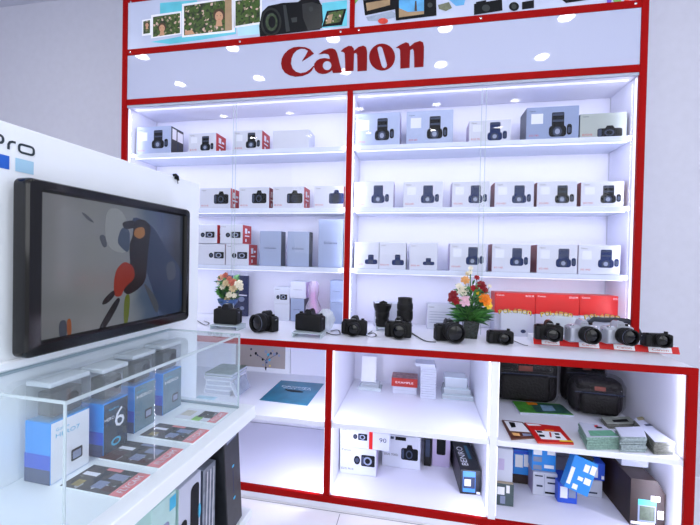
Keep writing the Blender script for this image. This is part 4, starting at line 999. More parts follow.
deco(o, f, [([Z5(205, 190), Z5(290, 196), Z5(310, 206), Z5(225, 204)], inkw), ([Z5(265, 236), Z5(435, 250), Z5(485, 305), Z5(310, 295)], inkw), ([Z5(275, 238), Z5(310, 242), Z5(318, 254), Z5(283, 252)], ink), ([Z5(290, 264), Z5(328, 268), Z5(334, 282), Z5(298, 280)], ink), ([Z5(395, 256), Z5(425, 258), Z5(432, 270), Z5(402, 268)], ink), ([Z5(400, 278), Z5(432, 281), Z5(440, 292), Z5(408, 290)], ink), ([Z5(360, 250), Z5(372, 252), Z5(378, 285), Z5(368, 284)], redbox), ([Z5(330, 232), Z5(390, 238), Z5(393, 246), Z5(334, 242)], cr['orange']), ([Z5(430, 305), Z5(512, 308), Z5(524, 319), Z5(430, 315)], cr['yellow'])])
# magazine stacks
Z6 = lambda x, y: (570 + x / 5.833, 400 + y / 5.833)
edgem = mat('stack_edges', '98a6aa', .6, vary=.3, bscale=140); edged = mat('stack_edges_dark', '75766f', .6, vary=.4, bscale=140)
def stack(label, front, back, h, cov, ed, n_, dz=0, grp='stacked magazines', splay=.0025):
    """front: two top-front pixel corners, back: two top-back corners (left, right)"""
    P = [at(x, y, Z=ZS + h) for x, y in (front[0], front[1], back[1], back[0])]
    for v in P: v.x = min(v.x, .944)
    cx, cy = sum(v.x for v in P) / 4, sum(v.y for v in P) / 4
    o = thing('magazine_stack', label, 'stack of magazines', (cx, cy, ZS), 0, grp, 'stuff')
    q = MB(); t = h / n_
    pts0 = [(v.x - cx, v.y - cy) for v in P]
    for k in range(n_):
        sx, sy = random.uniform(-splay, splay), random.uniform(-splay, splay)
        pts = [(a + sx, b + sy) for a, b in pts0]
        q.add([(a, b, .0004 + k * t) for a, b in pts] + [(a, b, (k + 1) * t - .0006) for a, b in pts], [[3, 2, 1, 0], [4, 5, 6, 7]] + [[i, (i + 1) % 4, 4 + (i + 1) % 4, 4 + i] for i in range(4)], ed)
    part('page_edges', q, o)
    q = MB(); pts = pts0; q.add([(a, b, h) for a, b in pts] + [(a, b, h + .001) for a, b in pts], [[3, 2, 1, 0], [4, 5, 6, 7]] + [[i, (i + 1) % 4, 4 + (i + 1) % 4, 4 + i] for i in range(4)], cov)
    part('top_cover', q, o)
    return o, (lambda x, y, k=0: (lambda v: (v.x - cx, v.y - cy, h + .0014 + k * .0003))(at(x, y, Z=ZS + h)))
grey_c = mat('cover_grey', '9aa098', .4, vary=.35, bscale=30); cvw = mat('cover_white', 'b9bdd0', .4, vary=.04, bscale=30)
o, f = stack('rear stack of grey-covered magazines in front of the right camera bag', (Z6(215, 140), Z6(395, 140)), (Z6(180, 98), Z6(345, 98)), .020, grey_c, edged, 6)
deco(o, f, [([Z6(245, 118), Z6(330, 112), Z6(345, 128), Z6(255, 132)], ink)])
o, f = stack('stack of pale magazines with a green printed band on top', (Z6(100, 218), Z6(290, 215)), (Z6(50, 130), Z6(200, 150)), .047, cvw, mat('stack_edges_green', '86a69c', .6, vary=.25, bscale=140), 12)
deco(o, f, [([Z6(105, 180), Z6(240, 178), Z6(285, 212), Z6(120, 212)], mat('print_sea_green', '5f9a80', .4, vary=.2, bscale=40)), ([Z6(140, 150), Z6(160, 148), Z6(165, 162), Z6(145, 162)], inkr), ([Z6(150, 155), Z6(185, 160), Z6(190, 168), Z6(155, 168)], ink)])
o, f = stack('tall middle stack of white magazines with rounded edges', (Z6(300, 215), Z6(446, 218)), (Z6(265, 160), Z6(425, 155)), .058, cvw, edgem, 14, splay=.004)
o, f = stack('stack of white magazines with two small pictures beside the right panel', (Z6(494, 245), Z6(648, 252)), (Z6(374, 115), Z6(470, 100)), .048, cvw, edged, 12)
deco(o, f, [([Z6(385, 103), Z6(425, 98), Z6(435, 116), Z6(400, 122)], mat('print_bronze', '8c8460', .4, vary=.3, bscale=60)), ([Z6(430, 145), Z6(465, 140), Z6(485, 152), Z6(445, 155)], inkm)])

# ================================================================== right compartment, bottom
Z7 = lambda x, y: (500 + x / 5.833, 440 + y / 5.833)
lblue = mat('bright_blue_carton', '2e8ee6', .35, vary=.05, bscale=20); royal = mat('royal_blue_carton', '2a55cc', .35, vary=.06, bscale=20); brown = mat('dark_brown_carton', '2c1a18', .5, vary=.2, bscale=20); kraft = mat('kraft_lid', 'b8a892', .6, vary=.06)
GB = 'boxes at the bottom of the right compartment'
dkb = mat('dark_green_grey_carton', '4b5a5e', .45, vary=.12, bscale=30)
o, w, h = lbox('accessory_box', 'dark grey labelled box with kraft lid at the left of the bottom right compartment', 'box', 496.5, 513.5, 484, 506, ZB, .13, dkb, brown, kraft, group=GB)
stickers(o, w, h, .13, [(.02, .45, .5, .85, inkw), (.55, .75, .6, .95, inkw), (.2, .5, .1, .45, inkl)]); y1 = o.location.y; z1 = ZB + h + .0006; X1 = o.location.x; W1 = w
zt = at(500, 449, Y=y1 - .055).z
o = thing('accessory_box', 'plain white box on top of the dark grey labelled box', 'box', (X1, y1 + .01, z1), 0, GB)
part('carton', MB().box(-W1 * .48, W1 * .46, -.06, .06, .0004, zt - z1, carton, .0015), o); stickers(o, W1, zt - z1, .12, [(.1, .45, .35, .7, cartside)])
o, w, h = lbox('accessory_box', 'dark brown box under the blue labelled box', 'box', 512.5, 531, 475, 487, ZB, .13, brown, brown, group=GB, Y=.27); z1 = ZB + h + .0006; X1 = o.location.x; W1 = w
zt = at(521, 450, Y=.27).z
o = thing('accessory_box', 'blue box with white labels on top of the dark brown box', 'box', (X1 + .002, .335, z1), 0, GB); H = zt - z1
part('carton', MB().box(-W1 * .52, W1 * .52, -.065, .065, .0004, H, royal, .0015, sides={'-y': lblue}), o); stickers(o, W1, H, .13, [(.08, .5, .3, .8, inkw), (.55, .95, .35, .95, inkw), (.0, .8, .84, .97, royal)])
o, w, h = lbox('accessory_box', 'white box with printed grey lines under the flat blue box', 'box', 532.5, 557, 473, 496, ZB, .12, carton, cartside, group=GB)
stickers(o, w, h, .12, [(.08, .4, .82, .88, inkm), (.55, .95, .78, .86, inkm), (.6, .95, .55, .62, inkm), (.15, .4, .38, .46, inkm), (.5, .98, .12, .2, ink), (.46, .475, .1, .95, inkl)], 'printed_lines'); z1 = ZB + h + .0006; yy = o.location.y; X1 = o.location.x; W1 = w
zt = at(545, 449, Y=yy - .05).z; zt = min(zt, .418); H = zt - z1
o = thing('accessory_box', 'bright blue box with white stickers on top of the white printed box', 'box', (X1 - .002, yy + .012, z1), 0, GB)
part('carton', MB().box(-W1 * .5, W1 * .48, -.06, .06, .0004, H, lblue, .0015), o); stickers(o, W1, H, .12, [(.05, .4, .7, .97, inkw), (.05, .4, .4, .62, inkl), (.05, .4, .05, .25, inkl), (.62, .95, .75, .95, inkw), (.5, .9, .15, .3, inkw)])
o, w, h = lbox('accessory_box', 'small royal blue labelled box lying under the tilted blue box', 'box', 557.5, 577, 483, 503.5, ZB, .10, royal, royal, group=GB); stickers(o, w, h, .10, [(.12, .5, .25, .8, inkw), (.55, .92, .3, .75, inkl)]); zs_ = h; ys_ = o.location.y
o2, w2, h2 = lbox('accessory_box', 'white box behind the tilted blue box', 'box', 577, 602, 480, 502, ZB, .10, carton, cartside, group=GB, Y=.24); stickers(o2, w2, h2, .10, [(.3, .8, .2, .3, inkm)], 'printed_lines')
X3 = o2.location.x
o3 = thing('accessory_box', 'royal blue box with barcode label on a white box, right of the tilted box', 'box', (X3 + .012, .30, ZB + h2 + .0006), radians(-4), GB)
H3 = min(at(603, 463, Y=.25).z, .412) - (ZB + h2); part('carton', MB().box(-.055, .05, -.055, .055, .0004, H3, royal, .0015), o3); stickers(o3, .105, H3, .11, [(.25, .72, .15, .85, inkw), (.32, .5, .35, .65, inkm), (.85, .95, .1, .3, inkw)])
# tilted bright blue box (polaroid-style front), leaning on the small blue box
c = at(580, 475, Y=ys_ - .085)
o = thing('accessory_box', 'bright blue box with white stickers tilted sideways at the front of the bottom right compartment', 'box', (c.x, ys_ - .075, c.z), 0, GB)
MM = Matrix.Rotation(radians(20), 4, 'Y') @ Matrix.Rotation(radians(-8), 4, 'X')
part('carton', MB().box(-.047, .047, -.02, .02, -.068, .068, lblue, .0015, M=MM), o)
q = MB()
for i, (a, b, c_, e) in enumerate(((.0, .02, .02, .05), (.025, .045, .02, .055), (.015, .04, -.025, .0), (-.045, -.03, -.05, .02), (-.02, .0, -.06, -.04), (-.01, .01, -.02, -.005))):
    q.flat([MM @ Vector(p_) for p_ in ((a, -.0206, c_), (b, -.0206, c_), (b, -.0206, e), (a, -.0206, e))], inkw)
part('sticker', q, o)
part('hang_tab', MB().box(-.03, .03, -.012, .012, .069, .085, blacks, .002, M=MM), o, 'black top tab')
# long dark box at right with white box on it
fr = [at(x, y, Z=ZB) for x, y in ((641, 513), (673, 520))]
w = .12; yf = .085; Xc = at(656, 500, Y=yf).x; zt = at(655, 481, Y=yf).z; h = zt - ZB
o = thing('accessory_box', 'long dark brown box with a teal label at the right end of the bottom compartment', 'box', (min(Xc, .953 - w / 2), yf, ZB), 0, GB)
part('carton', MB().prism([(-w / 2, .0005), (w / 2 - .012, .0005), (w / 2, .02), (w / 2, h - .05), (w / 2 - .03, h), (-w / 2, h)], .36, brown), o)
stickers(o, w, h, 0, [(.22, .74, .10, .58, inkl), (.22, .74, .46, .58, mat('print_teal', '48b8c0', .4)), (.27, .7, .14, .44, mat('print_olive', '4d5a48', .4, vary=.3, bscale=80)), (.58, .84, .56, .68, inkw), (.78, .95, .2, .38, inkw), (.02, .7, .04, .10, inkw)])
o4 = thing('accessory_box', 'small white box standing on the long dark brown box', 'box', (min(Xc, .953 - w / 2) - .0, yf + .13, ZB + h + .0006), 0, GB)
part('carton', MB().box(-.05, .05, -.04, .04, .0004, min(.42 - (ZB + h), .075), carton, .0015), o4)
o, w, h = lbox('accessory_box', 'dark maroon box standing far back between the blue box and the long brown box', 'box', 592, 603, 452, 486, ZB, .08, mat('dark_maroon_carton', '38161c', .5, vary=.2, bscale=20), None, group=GB, Y=.47)

# ================================================================== screen stand at the left
SO = Vector((-.738, -.43, ZF)); SRZ = radians(-2)
SM = Matrix.Translation(SO) @ Matrix.Rotation(SRZ, 4, 'Z'); SI = SM.inverted()
def sl(x, y, u=None, z=None, v=None):
    """photo pixel -> stand coordinates, on the plane local x=u, world z=z, or local y=v"""
    e = SI @ EYE; d = SI.to_3x3() @ ray(x, y)
    if u is not None: t = (u - e.x) / d.x
    elif z is not None: t = (z - ZF - e.z) / d.z
    else: t = (v - e.y) / d.y
    return e + d * t
def sthing(name, label, cat, l, rz=0, group=None): return thing(name, label, cat, SM @ Vector(l), SRZ + rz, group)
ZSH = .706 - ZF; ZGT = .922 - ZF; ZPT = sl(100, 152.1, u=0).z; YE = sl(198, 300, u=0).y
st = sthing('display_stand', 'white display stand with tall lettered panel, shelf and glass case at the left', 'display stand', (0, 0, 0))
pan = part('panel', MB().box(-.05, 0, -1.5, YE, .0005, ZPT, mat('stand_white', 'f3f9ff', .3, vary=.012, bscale=3), .002), st)
sw = MATS['stand_white']
US = sl(256, 405, z=.706).x; VS = sl(256, 405, z=.706).y
part('shelf', MB().box(.0005, US, -1.5, VS, ZSH - .036, ZSH, sw, .002), st)
part('lower_shelf', MB().box(.0005, US - .03, -1.5, VS + .045, .26, .285, sw, .002), st)
part('side_panel', MB().box(.0005, US - .05, VS - .06, VS - .04, .0005, .2595, sw, .002), st)
part('top_ledge', MB().box(.0005, .012, -1.5, sl(184, 324, u=0).y, ZGT + .004, ZGT + .022, sw, .003), st, 'narrow white ledge above the glass case')
# glass case
gu = sl(240, 334, z=.922).x; gy0 = sl(66, 402, z=.922).y; gy1 = sl(240, 334, z=.922).y
gc = sthing('glass_case', 'clear glass case on the shelf covering the blue boxes and flyers', 'glass case', (0, 0, ZSH))
hg = ZGT - ZSH; t = .004
part('glass_pane', MB().box(.002, gu, gy0, gy1, hg - t, hg, glassm), gc, 'clear glass top')
part('glass_pane', MB().box(gu - t, gu, gy0, gy1, .0005, hg - t - .0005, glassm), gc, 'clear glass front')
part('glass_pane', MB().box(.002, gu - t - .0005, gy0, gy0 + t, .0005, hg - t - .0005, glassm), gc, 'clear glass near end')
part('glass_pane', MB().box(.002, gu - t - .0005, gy1 - t, gy1, .0005, hg - t - .0005, glassm), gc, 'clear glass far end')
e = .0016
part('polished_edge', MB().box(gu - .0015, gu + .001, gy0, gy1, hg - t - .001, hg + .0008, glassedge).box(.002, gu, gy0 - .0008, gy0 + e, hg - t, hg + .0008, glassedge).box(.002, gu, gy1 - e, gy1 + .0008, hg - t, hg + .0008, glassedge)
     .box(gu - t, gu + .0006, gy0 - .0006, gy0 + e, .0005, hg, glassedge).box(gu - t, gu + .0006, gy1 - e, gy1 + .0006, .0005, hg, glassedge).box(.002, gu, gy1 - .006, gy1 + .0008, .0005, .006, mat('case_track', '8fa2a8', .3, metal=.6)).box(.002, .004, gy0, gy1, hg - t - .001, hg + .001, mat('case_back_line', '9fb4bf', .4)), gc, 'polished glass edges')
# lettering on the panel
dk = mat('panel_lettering', '26343c', .4)
PX = lambda x, y: sl(x, y, u=.0008)
def ribbon(q, pts, wd, m, cyc=False):
    n = len(pts); P = [Vector((p[0], p[1])) for p in pts]; L = []; Rr = []
    for i in range(n):
        a = P[(i - 1) % n] if (cyc or i > 0) else P[i]; b = P[(i + 1) % n] if (cyc or i < n - 1) else P[i]
        tt = (b - a).normalized(); nn = Vector((-tt.y, tt.x)) * wd / 2; L.append(P[i] + nn); Rr.append(P[i] - nn)
    for i in range(n if cyc else n - 1):
        j = (i + 1) % n
        q.flat([(.001, v.x, v.y) for v in (Rr[i], Rr[j], L[j], L[i])], m)
q = MB(); p0 = PX(18, 143); p1 = PX(35, 150)
wl = abs(PX(34.5, 150).y - PX(18.5, 146).y); hl = abs(PX(27, 144.5).z - PX(27, 154).z)
oc = (PX(26.5, 149.8).y, PX(26.5, 149.8).z); lw = .0042
ribbon(q, rrect(oc[0] - wl * .46, oc[0] + wl * .46, oc[1] - hl * .42, oc[1] + hl * .42, hl * .3), lw, dk, True)
rx = PX(8.5, 143).y
ribbon(q, [(rx, oc[1] - hl * .44), (rx, oc[1] + hl * .05), (rx + wl * .08, oc[1] + hl * .32), (rx + wl * .22, oc[1] + hl * .42), (rx + wl * .42, oc[1] + hl * .43)], lw, dk)
def capP(x): return rrect(x, x + wl * .75, oc[1] + hl * .0, oc[1] + hl * .75, hl * .3)
pxx = PX(2.5, 140).y - wl * .72
ribbon(q, capP(pxx), lw, dk, True); ribbon(q, [(pxx, oc[1] + hl * .3), (pxx, oc[1] - hl * .44)], lw, dk)
x3 = pxx - wl * 1.15; ribbon(q, rrect(x3, x3 + wl * .9, oc[1] - hl * .42, oc[1] + hl * .42, hl * .3), lw, dk, True)
x4 = x3 - wl * 1.3; ribbon(q, [(x4 + wl * 1.1, oc[1] + hl * .75), (x4 + wl * .25, oc[1] + hl * .75), (x4, oc[1] + hl * .5), (x4, oc[1] - hl * .2), (x4 + wl * .25, oc[1] - hl * .42), (x4 + wl * 1.1, oc[1] - hl * .42), (x4 + wl * 1.1, oc[1] + hl * .15), (x4 + wl * .6, oc[1] + hl * .15)], lw, dk)
part('lettering', q, st, 'dark rounded lettering')
a = PX(15.3, 159.5); b = PX(33.5, 171); sqw = b.y - a.y; zt_, zb_ = PX(25, 160).z, PX(25, 173).z
for k, c_ in enumerate(('a8d4ee', '1c62cc', '0f3f94', '0a2a64')):
    y1_ = b.y - k * (sqw + .010)
    part('colour_square', MB().flat([(.001, y1_ - sqw, zb_), (.001, y1_, zb_), (.001, y1_, zt_), (.001, y1_ - sqw, zt_)], mat('square_%s' % ['pale', 'blue', 'deep', 'navy'][k] + '_blue', c_, .3)), st, ['pale blue', 'bright blue', 'deep blue', 'navy'][k] + ' square')
# small black clip-on sticker near the top edge of the panel
c = PX(175, 178); q = MB()
q.tube([(0.004, -.012, .006), (.006, -.004, .009), (.008, .002, .004), (.006, .006, -.006)], .004, blacks, 8); q.tube([(.006, .004, -.004), (.005, .007, -.016)], .0012, blacks, 5); q.box(.0005, .004, -.004, .004, -.004, .006, blacks, .001)
o = part('cable_clip', q); o.matrix_world = SM @ Matrix.Translation((c.x, c.y, c.z)); tag(o, 'tiny black clip stuck near the top edge of the stand panel', 'clip')
# television
UF = .045
tl, bl_, tr, br_ = sl(24, 176, u=UF), sl(23, 361, u=UF), sl(188, 209.5, u=UF), sl(188, 319, u=UF)
ty0, ty1 = (tl.y + bl_.y) / 2, (tr.y + br_.y) / 2; tz0, tz1 = (bl_.z + br_.z) / 2, (tl.z + tr.z) / 2
s0 = sl(41.5, 260, u=UF).y; s1 = sl(183.3, 260, u=UF).y; sz1 = (sl(42.6, 193.5, u=UF).z + sl(183, 215, u=UF).z) / 2; sz0 = (sl(40, 343, u=UF).z + sl(183, 310, u=UF).z) / 2
tv = sthing('television', 'flat television with glossy black frame showing a skier on snow, mounted on the stand panel', 'television', (.001, (ty0 + ty1) / 2, tz0))
Mt = Matrix.Translation((-.001, -(ty0 + ty1) / 2, -tz0))
piano = mat('piano_black', '060506', .12, spec=.4)
q = MB(); lo = rrect(ty0, ty1, tz0, tz1, .014, 5); li = rrect(s0, s1, sz0, sz1, .002, 5); nl = len(lo)
for f_, x_ in ((0, .02), (0, .042), (.05, .048), (.16, .052), (.80, .053), (.93, .049), (1, .044), (1, .038)):
    q.v += [Vector((x_, a[0] + (b[0] - a[0]) * f_, a[1] + (b[1] - a[1]) * f_)) for a, b in zip(lo, li)]
for k in range(7):
    for m_ in range(nl): q.f.append([k * nl + m_, k * nl + (m_ + 1) % nl, (k + 1) * nl + (m_ + 1) % nl, (k + 1) * nl + m_]); q.fm.append(q.mi(piano))
part('frame', q, tv, M=Mt)
part('housing', MB().box(.0015, .03, ty0 + .01, ty1 - .01, tz0 + .01, tz1 - .01, blacks, .004), tv, M=Mt)
# picture shown on the screen
def screen_mat():
    m = bpy.data.materials.new('screen_snow_picture'); m.use_nodes = True; nt = m.node_tree; b = nt.nodes['Principled BSDF']
    tc = nt.nodes.new('ShaderNodeTexCoord'); sp = nt.nodes.new('ShaderNodeSeparateXYZ'); nt.links.new(tc.outputs['Generated'], sp.inputs[0])
    n = nt.nodes.new('ShaderNodeTexNoise'); n.inputs['Scale'].default_value = 4; n.inputs['Detail'].default_value = 5; nt.links.new(tc.outputs['Generated'], n.inputs['Vector'])
    ad = nt.nodes.new('ShaderNodeMath'); ad.operation = 'MULTIPLY_ADD'; ad.inputs[1].default_value = .16; nt.links.new(n.outputs['Fac'], ad.inputs[0]); nt.links.new(sp.outputs['Y'], ad.inputs[2])
    r = nt.nodes.new('ShaderNodeValToRGB'); nt.links.new(ad.outputs[0], r.inputs[0])
    e = r.color_ramp.elements; e[0].color = lin('6b6f72'); e[0].position = .1; e[1].color = lin('28303f'); e[1].position = 1
    for p_, c_ in ((.35, '777b7e'), (.62, '747b84'), (.72, '44566e'), (.85, '35486a')):
        k = e.new(p_); k.color = lin(c_)
    nt.links.new(r.outputs[0], b.inputs['Emission Color']); b.inputs['Emission Strength'].default_value = .62
    b.inputs['Base Color'].default_value = (.02, .02, .022, 1); b.inputs['Roughness'].default_value = .12
    return m
scr = part('screen', MB().box(.03, UF - .004, s0, s1, sz0, sz1, screen_mat()), tv, M=Mt)
def sm(name, h, es=.62): return mat(name, '050505', .2, emit=h, es=es)
def chaikin(l, n=2):
    for _ in range(n):
        o_ = []
        for a_, b_ in zip(l, l[1:] + l[:1]): o_ += [(a_[0] * .78 + b_[0] * .22, a_[1] * .78 + b_[1] * .22), (a_[0] * .22 + b_[0] * .78, a_[1] * .22 + b_[1] * .78)]
        l = o_
    return l
D = lambda l: [(30 + x / 3.281, 190 + y / 3.281) for x, y in chaikin(l)]
q = MB(); lay = 0
def sp_(l, m_, k): q.flat([tuple(sl(x, y, u=UF - .004 + .0003 * k)) for x, y in D(l)][::-1], m_)
sp_([(325, 80), (400, 110), (450, 200), (500, 260), (500, 405), (425, 410), (400, 320), (360, 200)], sm('screen_deep_blue', '2c3c5a'), 1)
sp_([(250, 60), (300, 60), (330, 130), (320, 210), (270, 200), (245, 160)], sm('screen_pale_snow', '8d939a'), 1)
sp_([(165, 70), (185, 80), (215, 110), (190, 100)], sm('screen_shadow', '474d57'), 2)
sp_([(225, 150), (245, 145), (255, 185), (240, 190)], MATS['screen_shadow'], 2)
sp_([(300, 120), (330, 130), (325, 210), (300, 190), (285, 170)], sm('screen_slate', '3a4a62'), 2)
sp_([(340, 100), (375, 95), (398, 120), (392, 160), (385, 230), (380, 300), (350, 330), (320, 345), (303, 330), (330, 260), (325, 180), (338, 150)], sm('screen_jacket', '17171c'), 3)
sp_([(300, 105), (345, 98), (345, 125), (310, 130)], MATS['screen_jacket'], 3)
sp_([(345, 125), (375, 120), (378, 150), (360, 162), (340, 150)], sm('screen_face', '9a6a3c'), 4)
sp_([(283, 260), (310, 232), (340, 250), (345, 290), (310, 320), (300, 350), (275, 350), (275, 300)], sm('screen_orange_trousers', '8a2a18'), 4)
sp_([(275, 325), (240, 360), (235, 378), (255, 372), (280, 345)], MATS['screen_jacket'], 4)
sp_([(285, 350), (220, 460), (245, 460), (300, 360)], MATS['screen_jacket'], 4)
sp_([(310, 345), (330, 340), (322, 440), (306, 440)], sm('screen_lime', '5e6a24'), 4)
sp_([(370, 300), (400, 330), (425, 380), (415, 410), (390, 350)], MATS['screen_shadow'], 3)
sp_([(445, 240), (475, 230), (480, 290), (450, 300)], sm('screen_haze', '434e60'), 2)
part('picture', q, scr, 'skier picture on the screen').matrix_local = Matrix.Identity(4); q = MB()
sp_([(95, 430), (120, 425), (122, 480), (95, 488)], sm('screen_grey_badge', '3a4250'), 4)
sp_([(120, 425), (135, 420), (137, 476), (122, 480)], sm('screen_orange_badge', '8a4a1c'), 4)
part('picture_badge', q, scr, 'small grey and orange badge in the picture').matrix_local = Matrix.Identity(4)

# ---- blue boxes in the case, each with a small camera in a clear cube on top
ablk = mat('navy_box_face', '182836', .25, vary=.4, bscale=20); bl1 = mat('sky_blue_side', '1496f2', .3, vary=.05, bscale=10); bl2 = mat('mid_blue_side', '0f50d0', .3); bl3 = mat('navy_side', '243a6a', .3)
greyg = mat('grey_green_face', '63808e', .25, vary=.18, bscale=24); darkcam = mat('action_camera_grey', '1e2421', .35, vary=.2, bscale=60)
spec = [((50, 486), (89, 470), (26, 480), inkw, 'white-fronted blue box nearest the viewer in the glass case, standing below a cubed camera'),
        ((103, 458.5), (127.5, 446), (91, 450), ablk, 'dark-fronted blue box with a large white 6, second in the glass case'),
        ((134, 434), (155, 422), (127, 428), greyg, 'grey-fronted blue box with a small camera picture, third in the glass case'),
        ((162.5, 416), (181, 405), (156, 412), greyg, 'grey-fronted blue box farthest from the viewer in the glass case')]
tops = [(50, 424.5), (103, 409), (134, 392), (162, 379)]
for i, (fa, fb, bk, fm, lb) in enumerate(spec):
    A = sl(*fa, z=.706); B = sl(*fb, z=.706)
    u = (A.x + B.x) / 2; y0_, y1_ = A.y, sl(fb[0], fb[1], u=A.x).y
    depth = .062; h = max(.115, min(.135, sl(*tops[i], u=A.x).z - ZSH))
    ln = y1_ - y0_
    o = sthing('boxed_action_camera', lb, 'camera box', (A.x - depth / 2, (y0_ + y1_) / 2, ZSH), 0, 'blue boxes in the glass case')
    part('carton', MB().box(-depth / 2, depth / 2, -ln / 2, ln / 2, .0004, h, bl1, .001, sides={'+x': fm, '+z': bl1 if i else mat('sky_box_top', '3aa6ee', .3)}), o)
    q = MB(); yy = -ln / 2 - .0006
    q.flat([(-depth / 2, yy, .0005), (depth / 2, yy, .0005), (depth / 2, yy, h * .24), (-depth / 2, yy, h * .24)], bl3)
    q.flat([(-depth / 2, yy, h * .24), (depth / 2, yy, h * .24), (depth / 2, yy, h * .48), (-depth / 2, yy, h * .48)], bl2)
    part('colour_bands', q, o, 'blue bands darkening downwards')
    F = Matrix.Translation((depth / 2 + .0006, 0, 0)) @ Matrix.Rotation(pi / 2, 4, 'Z')
    if i == 0:
        text('GoPro', cyan, o, -ln * .38, -ln * .05, h * .84, h * .89, 0, T=F); text('HERO7', cyan, o, -ln * .38, ln * .22, h * .73, h * .80, 0, T=F)
    elif i == 1:
        text('6', inkw, o, -ln * .06, ln * .34, h * .46, h * .84, 0, T=F); text('HERO', inkw, o, -ln * .46, -ln * .08, h * .66, h * .72, 0, T=F); text('GoPro', cyan, o, -ln * .3, ln * .1, h * .84, h * .88, 0, T=F)
        part('printed_ring', MB().prism(disc(.0, h * .2, .013, .009), 0, cyan, F).prism(disc(.0, h * .2, .008, .005), 0, ablk, F @ Matrix.Translation((0, -.0004, 0))), o)
    else:
        text('GoPro', cyan, o, -ln * .4, ln * .0, h * .84, h * .88, 0, T=F); text('HERO', inkw, o, -ln * .4, ln * .3, h * .72, h * .79, 0, T=F)
    if i != 1:
        cx_ = ln * .18; q = MB().prism(rrect(cx_ - .014, cx_ + .010, h * .2, h * .4, .003), 0, ink, F).prism(rrect(cx_ - .011, cx_ + .007, h * .23, h * .36, .002), 0, inkl, F @ Matrix.Translation((0, -.0004, 0)))
        part('printed_camera', q, o)
    # clear cube with camera
    zc = ZSH + h + .0006; ch = ZGT - .009 - zc
    ch = min(ch, .075)
    o = sthing('boxed_action_camera', ['nearest', 'second', 'third', 'farthest'][i] + ' of the small grey cameras in clear cubes standing on the blue boxes', 'action camera', (A.x - depth / 2 - .004, (y0_ + y1_) / 2 + .004, zc), 0, 'cameras in clear cubes')
    cw, cl = depth / 2 - .002, ln / 2 + .001
    part('camera', MB().box(-cw + .014, cw - .004, -cl + .009, cl - .012, .004, ch * .70, darkcam, .005, seg=2), o, 'small dark action camera')
    part('camera_lens', MB().lathe([(.011, 0), (.012, .004), (.009, .006), (.003, .0055)], blacks, Matrix.Translation((cw - .004, .006, ch * .45)) @ Matrix.Rotation(pi / 2, 4, 'Y'), 20), o)
    part('clear_cube', MB().box(-cw, cw, -cl, cl, .0, ch * .86, plastic), o, 'clear plastic cube')
    part('lid', MB().box(-cw - .001, cw + .001, -cl - .001, cl + .001, ch * .865, ch, mat('frosted_white_lid', 'e6edf6', .35), .002), o, 'white lid')
# flyers on the shelf inside the case
fl = [((67, 484.5), (93, 464), (151, 477), (115, 501.5), 'nearest photo flyer in the glass case, with olive and white pictures and a pink strip'),
      ((101, 457), (131, 440), (181, 451.5), (157, 471), 'second photo flyer from the viewer in the glass case, beside the box with the 6'),
      ((142, 434), (163, 422), (209, 433), (188, 446), 'dark photo flyer in the glass case, beside the grey-fronted third box'),
      ((172, 417), (192, 408.5), (230, 414), (212, 424.5), 'farthest flyer in the glass case, with a lime green patch')]
drk = foliage_print('flyer_collage', '1c1e1a', '4a463c', 'c8ccd2'); pinks = mat('flyer_pink_strip', 'e8878a', .3, vary=.15, bscale=60)
for i, (a, b, c_, d_, lb) in enumerate(fl):
    P = [sl(*p_, z=.7085) for p_ in (a, b, c_, d_)]; cx = sum(v.x for v in P) / 4; cy = sum(v.y for v in P) / 4
    x0, x1 = (P[0].x + P[1].x) / 2 - cx, (P[2].x + P[3].x) / 2 - cx; y0_, y1_ = (P[0].y + P[3].y) / 2 - cy, (P[1].y + P[2].y) / 2 - cy
    o = sthing('photo_flyer', lb, 'flyer', (cx, cy, ZSH), 0, 'flyers in the glass case')
    part('acrylic_block', MB().box(x0, x1, y0_, y1_, .0004, .004, sw, .0005), o)
    q = MB(); w, h = x1 - x0, y1_ - y0_
    def R_(u0, u1, v0, v1, m_, k): q.flat([(x0 + u0 * w, y0_ + v0 * h, .0044 + k * .0003), (x0 + u1 * w, y0_ + v0 * h, .0044 + k * .0003), (x0 + u1 * w, y0_ + v1 * h, .0044 + k * .0003), (x0 + u0 * w, y0_ + v1 * h, .0044 + k * .0003)], m_)
    R_(0, .80, 0, 1, drk if i < 3 else paper, 0); R_(.80, 1, 0, 1, pinks, 0)
    if i < 3:
        R_(.05, .3, .55, .7, inkw, 1); R_(.42, .60, .15, .45, inkl, 1); R_(.5, .75, .55, .8, inkl, 1); R_(.6, .78, .1, .3, mat('print_brown_dark', '4a2a22', .4), 1); R_(.12, .25, .1, .35, mat('print_gold', 'a09050', .4, vary=.3, bscale=60), 1); R_(.3, .55, .86, .98, pinks if i != 1 else inkl, 1)
        if i == 1: R_(.0, .28, .0, .45, MATS['print_brown_dark'], 2)
    else:
        R_(.42, .62, .0, .4, mat('print_lime', '8ccc4a', .35), 1); R_(.45, .8, .3, .9, drk, 1); R_(.05, .3, .3, .8, mat('print_beige', 'cfcabc', .4, vary=.15), 1)
    part('printed_pictures', q, o)
    T = Matrix.Translation((x0 + .90 * w, y0_ + h * .5, .0050)) @ Matrix.Rotation(pi / 2, 4, 'Z') @ TOP
    text('FLYCAM', inkw, o, -h * .36, h * .36, -w * .05, w * .05, 0, T=T)

